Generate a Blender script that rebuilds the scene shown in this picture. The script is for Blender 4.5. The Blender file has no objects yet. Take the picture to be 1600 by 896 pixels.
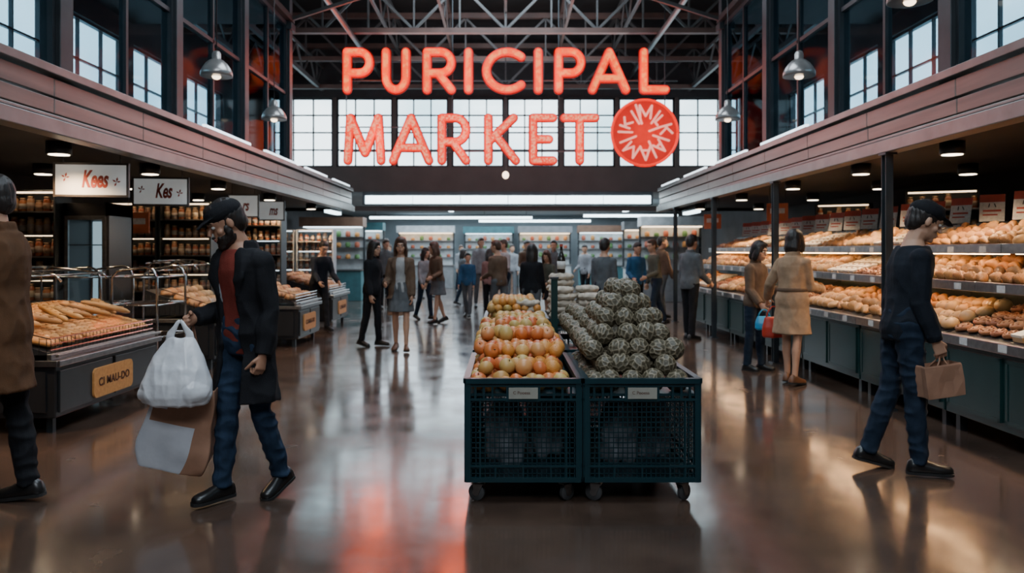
import bpy, bmesh, math, random
from mathutils import Vector, Matrix, noise, kdtree
V=Vector
R=random.Random(7)
SC=bpy.context.scene
COL=SC.collection
sin,cos,pi=math.sin,math.cos,math.pi

# ---------------------------------------------------------------- materials
def mat(name,c,rough=.6,metal=0,c2=None,ns=6,bump=0,bs=40,em=None,es=0,rand=None,spec=None,stretch=None,coat=0,trans=0):
    m=bpy.data.materials.new(name); m.use_nodes=True
    nt=m.node_tree; b=nt.nodes['Principled BSDF']
    b.inputs['Roughness'].default_value=rough; b.inputs['Metallic'].default_value=metal
    if spec is not None: b.inputs['Specular IOR Level'].default_value=spec
    if coat: b.inputs['Coat Weight'].default_value=coat
    if trans: b.inputs['Transmission Weight'].default_value=trans; b.inputs['IOR'].default_value=1.1
    tc=nt.nodes.new('ShaderNodeTexCoord'); mp=nt.nodes.new('ShaderNodeMapping')
    nt.links.new(tc.outputs['Object'],mp.inputs[0])
    if stretch: mp.inputs['Scale'].default_value=stretch
    nz=nt.nodes.new('ShaderNodeTexNoise'); nz.inputs['Scale'].default_value=ns; nz.inputs['Detail'].default_value=4
    nt.links.new(mp.outputs[0],nz.inputs['Vector'])
    rp=nt.nodes.new('ShaderNodeValToRGB')
    rp.color_ramp.elements[0].position=.3; rp.color_ramp.elements[1].position=.7
    cc=c2 or tuple(x*.72 for x in c)
    rp.color_ramp.elements[0].color=(*cc,1); rp.color_ramp.elements[1].color=(*c,1)
    nt.links.new(nz.outputs[0],rp.inputs[0])
    out=rp.outputs[0]
    if rand:
        oi=nt.nodes.new('ShaderNodeObjectInfo'); r2=nt.nodes.new('ShaderNodeValToRGB')
        els=r2.color_ramp.elements
        while len(els)<len(rand): els.new(.5)
        for i,k in enumerate(rand):
            els[i].position=i/(len(rand)-1); els[i].color=(*k,1)
        nt.links.new(oi.outputs['Random'],r2.inputs[0])
        mx=nt.nodes.new('ShaderNodeMix'); mx.data_type='RGBA'; mx.inputs[0].default_value=.72
        nt.links.new(out,mx.inputs[6]); nt.links.new(r2.outputs[0],mx.inputs[7]); out=mx.outputs[2]
    nt.links.new(out,b.inputs['Base Color'])
    if bump:
        n2=nt.nodes.new('ShaderNodeTexNoise'); n2.inputs['Scale'].default_value=bs
        nt.links.new(mp.outputs[0],n2.inputs['Vector'])
        bp=nt.nodes.new('ShaderNodeBump'); bp.inputs['Strength'].default_value=bump; bp.inputs['Distance'].default_value=.01
        nt.links.new(n2.outputs[0],bp.inputs['Height']); nt.links.new(bp.outputs[0],b.inputs['Normal'])
    if em:
        b.inputs['Emission Color'].default_value=(*em,1); b.inputs['Emission Strength'].default_value=es
    return m

def neon(name,c1,c2,strength,scale):
    m=bpy.data.materials.new(name); m.use_nodes=True; nt=m.node_tree; b=nt.nodes['Principled BSDF']
    b.inputs['Base Color'].default_value=(.3,.03,.01,1); b.inputs['Roughness'].default_value=.4
    tc=nt.nodes.new('ShaderNodeTexCoord'); vo=nt.nodes.new('ShaderNodeTexNoise'); vo.inputs['Scale'].default_value=scale
    vo.inputs['Detail'].default_value=3
    nt.links.new(tc.outputs['Object'],vo.inputs['Vector'])
    rp=nt.nodes.new('ShaderNodeValToRGB'); rp.color_ramp.elements[0].position=.42; rp.color_ramp.elements[1].position=.58
    rp.color_ramp.elements[0].color=(*c1,1); rp.color_ramp.elements[1].color=(*c2,1)
    nt.links.new(vo.outputs[0],rp.inputs[0]); nt.links.new(rp.outputs[0],b.inputs['Emission Color'])
    b.inputs['Emission Strength'].default_value=strength
    return m

def glass(name,tint,refl=.12):
    m=bpy.data.materials.new(name); m.use_nodes=True; nt=m.node_tree
    nt.nodes.remove(nt.nodes['Principled BSDF'])
    o=nt.nodes['Material Output']; t=nt.nodes.new('ShaderNodeBsdfTransparent'); t.inputs[0].default_value=(*tint,1)
    g=nt.nodes.new('ShaderNodeBsdfGlossy'); g.inputs['Roughness'].default_value=.05
    mx=nt.nodes.new('ShaderNodeMixShader'); mx.inputs[0].default_value=refl
    nt.links.new(t.outputs[0],mx.inputs[1]); nt.links.new(g.outputs[0],mx.inputs[2]); nt.links.new(mx.outputs[0],o.inputs[0])
    return m

SKIN=mat('skin_light',(.52,.3,.2),.5,c2=(.46,.25,.16),ns=9)
SKIN2=mat('skin_tan',(.42,.23,.15),.5,c2=(.36,.18,.11),ns=9)
HAIRD=mat('hair_dark',(.02,.014,.012),.45,ns=30,bump=.4,bs=120,stretch=(1,1,.15))
HAIRB=mat('hair_brown',(.07,.032,.018),.45,ns=30,bump=.4,bs=120,stretch=(1,1,.15))
EYEW=mat('eye_white',(.6,.58,.55),.2); EYED=mat('eye_iris',(.02,.012,.01),.1)
LIP=mat('lip',(.35,.12,.1),.45)
def cloth(n,c,c2=None,r=.85): return mat(n,c,r,c2=c2,ns=14,bump=.3,bs=220,spec=.25)
BLKC=cloth('cloth_black',(.01,.0105,.0135)); NAVY=cloth('cloth_navy',(.01,.0135,.021)); JEANS=cloth('denim_blue',(.02,.04,.078),(.01,.022,.043))
JEAND=cloth('denim_dark',(.014,.026,.048),(.007,.014,.027)); MAROON=cloth('knit_maroon',(.2,.035,.025)); GREYC=cloth('cloth_grey',(.12,.13,.14)); LGREY=cloth('cloth_light_grey',(.26,.27,.29))
BROWN=cloth('wool_brown',(.11,.05,.022)); BEIGE=cloth('trench_beige',(.4,.26,.16)); TAUPE=cloth('jacket_taupe',(.14,.09,.06)); BLUEC=cloth('shirt_blue',(.025,.1,.2))
WHITEC=cloth('cloth_white',(.45,.45,.45)); OLIVE=cloth('cloth_olive',(.1,.1,.075)); RUST=cloth('cloth_rust',(.22,.08,.045)); PINKC=cloth('cloth_rose',(.3,.17,.155))
SHOEB=mat('leather_black',(.015,.014,.014),.3); SOLEB=mat('rubber_black',(.02,.02,.02),.7); SHOEBR=mat('leather_brown',(.16,.07,.035),.4)
TEAL=mat('plastic_teal',(.005,.032,.041),.34,c2=(.004,.023,.031)); RUBBER=mat('rubber_wheel',(.06,.06,.062),.5)
STEEL=mat('steel_brushed',(.42,.42,.42),.32,1,ns=20); CHROME=mat('chrome',(.6,.6,.6),.18,1); DSTEEL=mat('steel_dark',(.05,.06,.068),.45,.5,ns=5)
RSTEEL=mat('steel_rust_paint',(.13,.078,.065),.5,.2,c2=(.08,.055,.05),ns=3)
BLKM=mat('enamel_black',(.022,.022,.024),.35,.1,ns=5); GREEN=mat('panel_green',(.01,.04,.038),.3,c2=(.008,.03,.029),ns=3)
PAPER=mat('card_white',(.72,.7,.66),.7,ns=30); KRAFT=mat('kraft_paper',(.38,.2,.125),.75,c2=(.28,.145,.09),ns=10,bump=.3,bs=15)
PLAST=mat('bag_plastic_white',(.74,.75,.78),.28,c2=(.62,.64,.68),ns=9,bump=.5,bs=16); PLASTG=mat('bag_grey',(.6,.62,.67),.35,c2=(.46,.48,.53),ns=6,bump=.4,bs=12)
REDL=mat('leather_red',(.5,.04,.02),.4); CYANP=mat('plastic_cyan',(.03,.3,.55),.35); TANL=mat('leather_tan',(.5,.34,.24),.45)
WOODS=mat('wood_sign',(.72,.33,.1),.5,c2=(.58,.24,.07),ns=4,stretch=(1,8,8)); INK=mat('ink_brown',(.1,.03,.015),.6); INKR=mat('ink_red',(.38,.05,.025),.6)
GLASS=glass('glass_clear',(.93,.96,.97),.04); GLASST=glass('glass_tinted',(.5,.63,.7),.018)

# ---------------------------------------------------------------- mesh builder
def frame(ref,T):
    A=ref-T*ref.dot(T)
    if A.length<1e-4:
        ref=V((0,1,0)) if abs(T.y)<.9 else V((1,0,0)); A=ref-T*ref.dot(T)
    A.normalize(); return A,T.cross(A)
class MB:
    def __init__(s): s.v=[];s.f=[];s.m=[]
    def add(s,vs,fs,m=0):
        o=len(s.v); s.v+=[tuple(v) for v in vs]; s.f+=[[i+o for i in f] for f in fs]; s.m+=[m]*len(fs); return s
    def box(s,x0,x1,y0,y1,z0,z1,m=0):
        return s.add([(x0,y0,z0),(x1,y0,z0),(x1,y1,z0),(x0,y1,z0),(x0,y0,z1),(x1,y0,z1),(x1,y1,z1),(x0,y1,z1)],
            [(0,3,2,1),(4,5,6,7),(0,1,5,4),(1,2,6,5),(2,3,7,6),(3,0,4,7)],m)
    def prism(s,prof,y0,y1,m=0):
        n=len(prof); vs=[(x,y0,z) for x,z in prof]+[(x,y1,z) for x,z in prof]
        fs=[tuple(range(n)),tuple(range(2*n-1,n-1,-1))]+[(i,i+n,(i+1)%n+n,(i+1)%n) for i in range(n)]
        return s.add(vs,fs,m)
    def tube(s,pts,rad,ref=None,n=10,m=0):
        pts=[V(p) for p in pts]; k=len(pts)
        if not isinstance(rad,(list,tuple)): rad=[rad]*k
        rad=[(r,r) if not isinstance(r,(tuple,list)) else r for r in rad]
        ref=V(ref) if ref is not None else V((1,0,0)); vs=[]
        for i in range(k):
            if i==0:T=pts[1]-pts[0]
            elif i==k-1:T=pts[-1]-pts[-2]
            else:T=(pts[i+1]-pts[i]).normalized()+(pts[i]-pts[i-1]).normalized()
            if T.length<1e-6:T=V((0,0,1))
            T.normalize(); A,B=frame(ref,T)
            for j in range(n):
                t=2*pi*j/n; vs.append(pts[i]+A*cos(t)*rad[i][0]+B*sin(t)*rad[i][1])
        fs=[(i*n+j,i*n+(j+1)%n,(i+1)*n+(j+1)%n,(i+1)*n+j) for i in range(k-1) for j in range(n)]
        fs+=[tuple(range(n-1,-1,-1)),tuple((k-1)*n+j for j in range(n))]
        return s.add(vs,fs,m)
    def cyl(s,p,q,r,r2=None,n=12,m=0): return s.tube([p,q],[r,r if r2 is None else r2],n=n,m=m)
    def ell(s,c,r,fr=None,n=16,k=10,m=0):
        c=V(c); X,Y,Z=fr or (V((1,0,0)),V((0,1,0)),V((0,0,1))); vs=[c+Z*r[2]]
        for i in range(1,k):
            p=pi*i/k
            for j in range(n):
                t=2*pi*j/n; vs.append(c+X*r[0]*sin(p)*cos(t)+Y*r[1]*sin(p)*sin(t)+Z*r[2]*cos(p))
        vs.append(c-Z*r[2]); L=len(vs)-1
        fs=[(0,1+j,1+(j+1)%n) for j in range(n)]
        fs+=[(1+i*n+j,1+(i+1)*n+j,1+(i+1)*n+(j+1)%n,1+i*n+(j+1)%n) for i in range(k-2) for j in range(n)]
        fs+=[(L,1+(k-2)*n+(j+1)%n,1+(k-2)*n+j) for j in range(n)]
        return s.add(vs,fs,m)
    def lathe(s,prof,c=(0,0,0),n=20,m=0):
        vs=[(c[0]+r*cos(2*pi*j/n),c[1]+r*sin(2*pi*j/n),c[2]+z) for r,z in prof for j in range(n)]
        k=len(prof)
        fs=[(i*n+j,i*n+(j+1)%n,(i+1)*n+(j+1)%n,(i+1)*n+j) for i in range(k-1) for j in range(n)]
        fs+=[tuple(range(n-1,-1,-1)),tuple((k-1)*n+j for j in range(n))]
        return s.add(vs,fs,m)
    def rings(s,rs,gap=None,th=.014,n=32,m=0):
        vs=[];k=len(rs)
        if gap is None:
            for c,a,b in rs:
                for j in range(n):
                    t=2*pi*j/n; vs.append((c[0]+a*cos(t),c[1]+b*sin(t),c[2]))
            fs=[(i*n+j,i*n+(j+1)%n,(i+1)*n+(j+1)%n,(i+1)*n+j) for i in range(k-1) for j in range(n)]
            fs+=[tuple(range(n)),tuple((k-1)*n+j for j in range(n))]
            return s.add(vs,fs,m)
        for i,(c,a,b) in enumerate(rs):
            g=gap[i] if isinstance(gap,list) else gap
            for off in (0,th):
                for j in range(n):
                    t=-pi/2+g+(2*pi-2*g)*j/(n-1); vs.append((c[0]+(a-off)*cos(t),c[1]+(b-off)*sin(t),c[2]))
        fs=[];w=2*n
        for i in range(k-1):
            for j in range(n-1):
                a=i*w+j;b=(i+1)*w+j
                fs+=[(a,a+1,b+1,b),(a+n,b+n,b+n+1,a+n+1)]
            for j in (0,n-1):
                a=i*w+j;b=(i+1)*w+j; fs.append((a,b,b+n,a+n))
        for i in (0,k-1):
            for j in range(n-1):
                a=i*w+j; fs.append((a,a+1,a+n+1,a+n))
        return s.add(vs,fs,m)
    def mesh(s,name='mesh'):
        me=bpy.data.meshes.new(name); me.from_pydata(s.v,[],s.f); me.update()
        for p,m in zip(me.polygons,s.m): p.material_index=m
        return me
    def obj(s,name,mats,parent=None,smooth=False,bevel=0,loc=None,rot=None,fix=True):
        me=s.mesh(name)
        if fix:
            bm=bmesh.new(); bm.from_mesh(me); bmesh.ops.recalc_face_normals(bm,faces=bm.faces); bm.to_mesh(me); bm.free()
        if not isinstance(mats,(list,tuple)): mats=[mats]
        for m in mats: me.materials.append(m)
        if smooth:
            for p in me.polygons: p.use_smooth=True
        o=bpy.data.objects.new(name,me); COL.objects.link(o)
        if parent: o.parent=parent
        if loc is not None: o.location=loc
        if rot is not None: o.rotation_euler=rot
        if bevel:
            b=o.modifiers.new('bevel','BEVEL'); b.width=bevel; b.segments=2; b.limit_method='ANGLE'
        return o
def auto(o,ang=.6):
    for p in o.data.polygons: p.use_smooth=True
    try: o.data.set_sharp_from_angle(angle=ang)
    except Exception: pass
    return o
def empty(name,loc=(0,0,0),rz=0):
    o=bpy.data.objects.new(name,None); o.location=loc; o.rotation_euler=(0,0,rz); o.empty_display_size=.1; COL.objects.link(o); return o
def tag(o,label,cat,group=None):
    o['label']=label;o['category']=cat
    if group:o['group']=group
    return o
def struct(o,label=None):
    o['kind']='structure'
    if label:o['label']=label
    return o
def dup(o,loc=None,rot=None,parent=None,scale=None):
    n=o.copy()
    COL.objects.link(n)
    if parent is not None:n.parent=parent
    if loc is not None:n.location=loc
    if rot is not None:n.rotation_euler=rot
    if scale is not None:n.scale=scale
    for c in o.children: dup(c,parent=n)
    return n
def remesh(mb,name,m,parent,vox,it=2,wr=0,wf=(9,9,4)):
    me=mb.mesh(); o=bpy.data.objects.new('tmp',me); COL.objects.link(o)
    r=o.modifiers.new('r','REMESH'); r.mode='VOXEL'; r.voxel_size=vox
    if it:
        sm=o.modifiers.new('s','SMOOTH'); sm.iterations=it; sm.factor=.5
    dg=bpy.context.evaluated_depsgraph_get(); nm=bpy.data.meshes.new_from_object(o.evaluated_get(dg))
    bpy.data.objects.remove(o); bpy.data.meshes.remove(me)
    nm.name=name; nm.materials.clear(); nm.materials.append(m)
    if wr:
        ns=[v.normal.copy() for v in nm.vertices]; sd=R.random()*50
        for v,nn in zip(nm.vertices,ns):
            c=v.co; d=noise.noise(V((c.x*wf[0]+sd,c.y*wf[1],c.z*wf[2])))
            d2=noise.noise(V((c.x*22+sd,c.y*22,c.z*16)))
            v.co=c+nn*(wr*(1-abs(d)*3)+wr*.35*d2)
    for p in nm.polygons:p.use_smooth=True
    n=bpy.data.objects.new(name,nm); COL.objects.link(n)
    if parent:n.parent=parent
    return n
def text(s,size,m,parent,loc,rot,name='lettering',ext=.002,shear=0,bold=0,sp=1):
    cu=bpy.data.curves.new('t','FONT'); cu.body=s; cu.size=size; cu.extrude=ext; cu.align_x='CENTER'; cu.align_y='CENTER'; cu.shear=shear; cu.offset=bold; cu.space_character=sp
    o=bpy.data.objects.new('tmp',cu); COL.objects.link(o)
    dg=bpy.context.evaluated_depsgraph_get(); nm=bpy.data.meshes.new_from_object(o.evaluated_get(dg)); bpy.data.objects.remove(o)
    nm.materials.clear(); nm.materials.append(m); n=bpy.data.objects.new(name,nm); COL.objects.link(n)
    n.parent=parent;n.location=loc;n.rotation_euler=rot
    return n

# ---------------------------------------------------------------- people
PROF=[(-.10,.135,.095),(-.04,.158,.108),(.02,.16,.11),(.12,.142,.098),(.2,.14,.098),(.3,.156,.108),(.38,.164,.112),(.43,.158,.102),(.465,.132,.09),(.50,.09,.075),(.54,.062,.062)]
def person(label,loc,yaw,H=1.72,lean=.04,hp=.1,hy=0.,aL=(.1,.1,.2),aR=(.1,.1,.2),lL=(.25,.1),lR=(-.2,.15),fem=False,vox=.009,skin=SKIN,
           top='sweater',topm=BLKC,hem=.5,gap=0,under=None,mid=None,bottom='trousers',botm=JEANS,shoem=SHOEB,hair='short',hairm=HAIRD,cap=None,beard=False,curl=.5,wr=.004,group=None):
    s=H/1.76; X=V((1,0,0));F=V((0,-1,0));Z=V((0,0,1))
    root=empty('person',(loc[0],loc[1],0),yaw); tag(root,label,'person',group)
    U=V((0,-sin(lean),cos(lean)));Ft=V((0,-cos(lean),-sin(lean)))
    sw=.9 if fem else 1.; hw=1.04 if fem else 1.
    def legs(P):
        out={}
        for sd,(a,k) in ((1,lL),(-1,lR)):
            h=P+X*sd*.09*s+Z*-.02*s; kn=h+(F*sin(a)-Z*cos(a))*.43*s
            b=a-k; an=kn+(F*sin(b)-Z*cos(b))*.41*s
            p=max(0,-b)*.75 if b<-.12 else (-.25*b if b>.2 else 0)
            fd=(F*cos(p)-Z*sin(p)).normalized(); fd=(fd+X*sd*.12).normalized(); fu=X.cross(fd)*-1
            if fu.z<0:fu=-fu
            out[sd]=(h,kn,an,fd,fu)
        return out
    L=legs(V((0,0,0))); mn=min((an+fd*f*s-fu*.085*s).z for (_,_,an,fd,fu) in L.values() for f in (-.07,.1,.17))
    P=V((0,0,-mn)); L=legs(P)
    T=lambda x,f,u:P+X*x*s+Ft*f*s+U*u*s
    hl=lean*.5+hp; h_=s*1.07
    Xh=V((cos(hy),sin(hy),0)); F0=V((sin(hy),-cos(hy),0)); Fh=F0*cos(hl)-Z*sin(hl); Uh=F0*sin(hl)+Z*cos(hl)
    N=T(0,.005,.52); HC=N+U*.035*s+Uh*.112*h_+Fh*.012*s
    HD=lambda x,f,u:HC+(Xh*x+Fh*f+Uh*u)*h_
    HF=(Xh,Fh,Uh)
    sc=lambda *r:tuple(q*s for q in r)
    sh_=lambda *r:tuple(q*h_ for q in r)
    arms={}
    for sd,(a,b,e,*rest) in ((1,aL),(-1,aR)):
        b2=rest[0] if rest else b*.3
        S=T(sd*.158*sw,0,.43)
        d1=X*sd*sin(b)+Ft*sin(a)*cos(b)-U*cos(a)*cos(b); E=S+d1*.285*s
        an=a+e; d2=X*sd*sin(b2)+Ft*sin(an)*cos(b2)-U*cos(an)*cos(b2); W=E+d2*.25*s
        w=(Ft*cos(an)+U*sin(an)); w=(w-d2*w.dot(d2)).normalized(); pn=(-X*sd); pn=(pn-d2*pn.dot(d2)-w*pn.dot(w)).normalized()
        arms[sd]=(S,E,W,d2,w,pn)
    mb=MB()
    mb.rings([(T(0,0,u),a*s*(hw if u<.1 else sw)-.004,b*s-.004) for u,a,b in PROF])
    mb.tube([T(0,-.01,.47),T(0,0,.54),HD(0,-.01,-.06)],sc(.066,.056,.055))
    mb.ell(HD(0,-.008,.022),sh_(.075,.094,.1),HF); mb.ell(HD(0,.02,-.045),sh_(.058,.07,.066),HF); mb.ell(HD(0,.066,-.088),sh_(.026,.024,.02),HF)
    mb.tube([HD(0,.082,.022),HD(0,.1,-.005),HD(0,.11,-.027)],[(.008*s,.008*s),(.010*s,.011*s),(.015*s,.013*s)],ref=Xh,n=8)
    mb.ell(HD(0,.078,.034),sh_(.05,.015,.011),HF); mb.ell(HD(.042,.055,-.025),sh_(.022,.02,.02),HF); mb.ell(HD(-.042,.055,-.025),sh_(.022,.02,.02),HF)
    mb.ell(HD(0,.08,-.055),sh_(.027,.017,.018),HF)
    for q in (1,-1): mb.ell(HD(q*.076,-.005,-.002),sh_(.009,.018,.031),HF)
    for sd in (1,-1):
        S,E,W,d,w,pn=arms[sd]
        mb.ell(S,sc(.05,.05,.05)); mb.tube([S,S.lerp(E,.4),E,E.lerp(W,.3),W],sc(.046,.043,.035,.038,.026)); mb.ell(E,sc(.036,.036,.036))
        mb.tube([W-d*.01*s,W+d*.03*s,W+d*.085*s],[(.026*s,.018*s),(.037*s,.017*s),(.038*s,.013*s)],ref=w)
        for i,(o,ln) in enumerate(((.0295,.072),(.0098,.082),(-.0098,.076),(-.0295,.058))):
            p=W+d*.082*s+w*o*s; pts=[p-d*.012*s]; an=curl*.6
            for q,fr in enumerate((.45,.32,.25)):
                dd=d*cos(an)+pn*sin(an); p=p+dd*ln*fr*s; pts.append(p); an+=curl*1.1
            mb.tube(pts,sc(.0088,.0086,.0078,.0068),ref=w,n=8); mb.ell(p,sc(.0068,.0068,.0068),n=8,k=6)
        p=W+d*.022*s+w*.026*s; p1=p+(d*.6+w*.6+pn*.35)*.035*s; p2=p1+(d*.85+w*.1+pn*(.3+curl*.5))*.03*s; p3=p2+(d*.8+pn*(.3+curl*.6))*.022*s
        mb.tube([p,p1,p2,p3],sc(.013,.011,.0095,.008),ref=w,n=8); mb.ell(p3,sc(.008,.008,.008),n=8,k=6)
        h,kn,an_,fd,fu=L[sd]
        if bottom=='trousers': r_=sc(.07,.058,.042,.044,.032,.03); hr=.07;kr=.041
        else: r_=sc(.078,.066,.048,.051,.036,.033); hr=.078;kr=.048
        mb.ell(h,sc(hr,hr,hr)); mb.tube([h,h.lerp(kn,.45),kn,kn.lerp(an_,.3)+fd*-.008*s,kn.lerp(an_,.7),an_],r_); mb.ell(kn,sc(kr,kr,kr))
        mb.tube([an_-fd*.035*s-fu*.03*s,an_+fd*.04*s-fu*.04*s,an_+fd*.12*s-fu*.055*s],[(.026*s,.026*s),(.03*s,.026*s),(.033*s,.015*s)],ref=X)
    remesh(mb,'body',skin,root,vox*.8,1)
    if vox<.013:
        for q in (1,-1):
            e=MB(); e.ell(HD(q*.031,.077,.008),sh_(.013,.011,.009),HF,m=0); e.ell(HD(q*.031,.0865,.007),sh_(.006,.003,.006),HF,m=1,n=10,k=6); e.obj('eye',[EYEW,EYED],root,True)
            b=MB(); b.tube([HD(q*.014,.093,.033),HD(q*.032,.093,.038),HD(q*.05,.079,.032)],sc(.004,.005,.003),n=6); b.obj('eyebrow',hairm,root,True)
        l=MB(); l.ell(HD(0,.095,-.052),sh_(.022,.006,.005),HF,n=12,k=6); l.ell(HD(0,.094,-.061),sh_(.019,.006,.006),HF,n=12,k=6); l.obj('lips',LIP,root,True)
    hb=MB()
    if hair=='short':
        hb.ell(HD(0,-.02,.034),sh_(.082,.095,.1),HF); hb.ell(HD(0,-.05,-.01),sh_(.07,.06,.07),HF); hb.ell(HD(0,.03,.09),sh_(.058,.05,.035),HF)
    else:
        hb.ell(HD(0,-.018,.036),sh_(.09,.1,.103),HF); hb.ell(HD(0,.03,.092),sh_(.06,.052,.036),HF)
        dn=-.12 if hair=='bob' else -.3
        hb.tube([HD(0,-.05,.04),HD(0,-.055,-.06),HD(0,-.06,-.1),HD(0,-.055,-.1)+Z*(dn+.1)*s+V((0,.02,0))],[(.088*s,.06*s),(.092*s,.062*s),(.09*s,.058*s),(.07*s,.03*s)],ref=Xh,n=14)
        for q in (1,-1):
            hb.tube([HD(q*.07,.02,.05),HD(q*.082,.02,-.02),HD(q*.083,.01,-.09),HD(q*.08,.0,-.1)+Z*(dn+.1)*s],[(.016*s,.04*s),(.02*s,.045*s),(.022*s,.045*s),(.012*s,.03*s)],ref=Xh,n=10)
    remesh(hb,'hair',hairm,root,vox,1,wr=.004,wf=(40,40,5))
    if cap:
        cb=MB(); cb.ell(HD(0,-.01,.062),sh_(.09,.106,.066),HF,n=20); cb.tube([HD(0,-.01,.045),HD(0,-.01,.062)],[(.088*h_,.103*h_)]*2,ref=Xh,n=20)
        cb.tube([HD(0,.06,.058),HD(0,.11,.05),HD(0,.15,.034)],[(.076*s,.007*s),(.072*s,.006*s),(.045*s,.005*s)],ref=Xh,n=14)
        remesh(cb,'cap',cap,root,.007,1)
    if beard:
        bb=MB(); bb.ell(HD(0,.03,-.07),sh_(.063,.064,.052),HF); bb.ell(HD(0,.068,-.1),sh_(.034,.03,.026),HF)
        bb.tube([HD(.035,.076,-.052),HD(0,.099,-.041),HD(-.035,.076,-.052)],sc(.008,.009,.008),n=8)
        for q in (1,-1): bb.ell(HD(q*.064,.02,-.035),sh_(.01,.022,.035),HF)
        remesh(bb,'beard',hairm,root,.006,1,wr=.002,wf=(60,60,30))
    def legat(z):
        r=[]
        for sd in (1,-1):
            h,kn,an_,_,_=L[sd]
            if z>kn.z: t=max(0,min(1,(h.z-z)/max(.01,(h.z-kn.z)))); r.append(h.lerp(kn,t))
            else: t=max(0,min(1,(kn.z-z)/max(.01,(kn.z-an_.z)))); r.append(kn.lerp(an_,t))
        return r
    def skirtrings(z0,z1,off,fl):
        out=[];n=max(3,int((z0-z1)/.07))
        for i in range(n+1):
            z=z0+(z1-z0)*i/n; a,b=legat(z); t=i/n
            c=V(((a.x+b.x)/2,(a.y+b.y)/2,z)); out.append((c,(.155*hw)*s+off+fl*t,max(.1*s+off,abs(a.y-b.y)/2+.075*s+off)+fl*t*.8))
        return out
    def torso(off,u0,u1):
        return [(T(0,0,u),a*s*(hw if u<.1 else sw)+off,b*s+off) for u,a,b in PROF if u0<=u<=u1]
    def sleeves(mb,off):
        for sd in (1,-1):
            S,E,W,d,_,_=arms[sd]
            mb.ell(S-U*.004,(.053*s+off,)*3)
            mb.tube([S,S.lerp(E,.45),E,E.lerp(W,.4),W],[.051*s+off,.049*s+off,.042*s+off,.042*s+off,.032*s+off]); mb.ell(E,(.042*s+off,)*3)
    if bottom=='trousers':
        tb=MB(); tb.rings(torso(.01,-.2,.13))
        for sd in (1,-1):
            h,kn,an_,fd,_=L[sd]; tb.ell(h,(.094*s,.097*s,.097*s)); bk=-fd
            tb.tube([h,h.lerp(kn,.45),kn,kn.lerp(an_,.4)+bk*.006,kn.lerp(an_,.8),an_-Z*.015*s],[.094*s,.08*s,.063*s,.062*s,.053*s,.053*s]); tb.ell(kn,(.063*s,)*3)
        remesh(tb,'trousers',botm,root,vox,2,wr=wr,wf=(8,8,13))
    elif bottom=='skirt':
        tb=MB(); tb.rings(torso(.012,-.05,.13)[::-1]+skirtrings(P.z-.08*s,.62*s,.012,.03)[1:])
        remesh(tb,'skirt',botm,root,vox,2,wr=wr,wf=(16,16,1.5))
    if under:
        ub=MB(); ub.rings(torso(.010,-.11,.52)); remesh(ub,'sweater',under,root,vox,2,wr=wr*.5)
    if mid:
        tr=torso(.02,-.11,.52); ub=MB(); ub.rings(tr,gap=[.5,.48,.45,.42,.4,.4,.42,.5,.6,.7][:len(tr)],th=.012,n=40)
        remesh(ub,'jacket',mid,root,vox*.75,1,wr=wr*.3)
    cb=MB(); off={'sweater':.016,'shirt':.013,'jacket':.022,'coat':.029}[top]
    if top in('sweater','shirt','jacket'):
        cb.rings(torso(off,-.2 if top=='jacket' else -.11,.52)); sleeves(cb,off*.75)
        if top=='jacket': cb.tube([T(0,-.005,.48),T(0,-.01,.555)],[(.085*s,.08*s),(.072*s,.068*s)],ref=X,n=16)
    else:
        tr=torso(off,-.05,.52); sk=skirtrings(P.z-.09*s,hem,off,.035)
        rs=sk[::-1][:-1]+[sk[0]]+tr
        if gap:
            g=[gap*(1.25 if i<len(sk) else 1) for i in range(len(rs))]
            g[-1]*=2;g[-2]*=1.7;g[-3]*=1.3
            cb.rings(rs,gap=g,th=.022,n=48)
            cb.rings([(T(0,-.005,.45),.105*s,.1*s),(T(0,-.015,.50),.088*s,.09*s),(T(0,-.02,.55),.083*s,.085*s)],gap=[1.,.9,1.],th=.02,n=30)
            for q in (1,-1):
                cb.tube([T(q*.075,.115,.25),T(q*.1,.12,.36),T(q*.095,.105,.44),T(q*.075,.06,.51)],[(.012*s,.01*s),(.036*s,.011*s),(.036*s,.012*s),(.028*s,.012*s)],ref=X,n=10)
        else:
            cb.rings(rs); cb.tube([T(0,-.005,.48),T(0,-.01,.555)],[(.09*s,.085*s),(.08*s,.075*s)],ref=X,n=16)
            for q in (1,-1): cb.tube([T(q*.02,.135,.2),T(q*.05,.14,.36),T(q*.06,.115,.45)],[(.012*s,.008*s),(.035*s,.01*s),(.03*s,.012*s)],ref=X,n=10)
        sleeves(cb,off*.55)
    remesh(cb,top,topm,root,vox,2,wr=wr,wf=(9,9,6))
    if topm is BEIGE:
        bt=MB(); tr=torso(off+.012,.1,.14); c0,a0,b0=tr[0]; bt.rings([(c0-Z*.02,a0,b0),(c0-Z*.016,a0+.004,b0+.004),(c0+Z*.016,a0+.004,b0+.004),(c0+Z*.02,a0,b0)]); bt.obj('belt',TAUPE,root,True)
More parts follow.
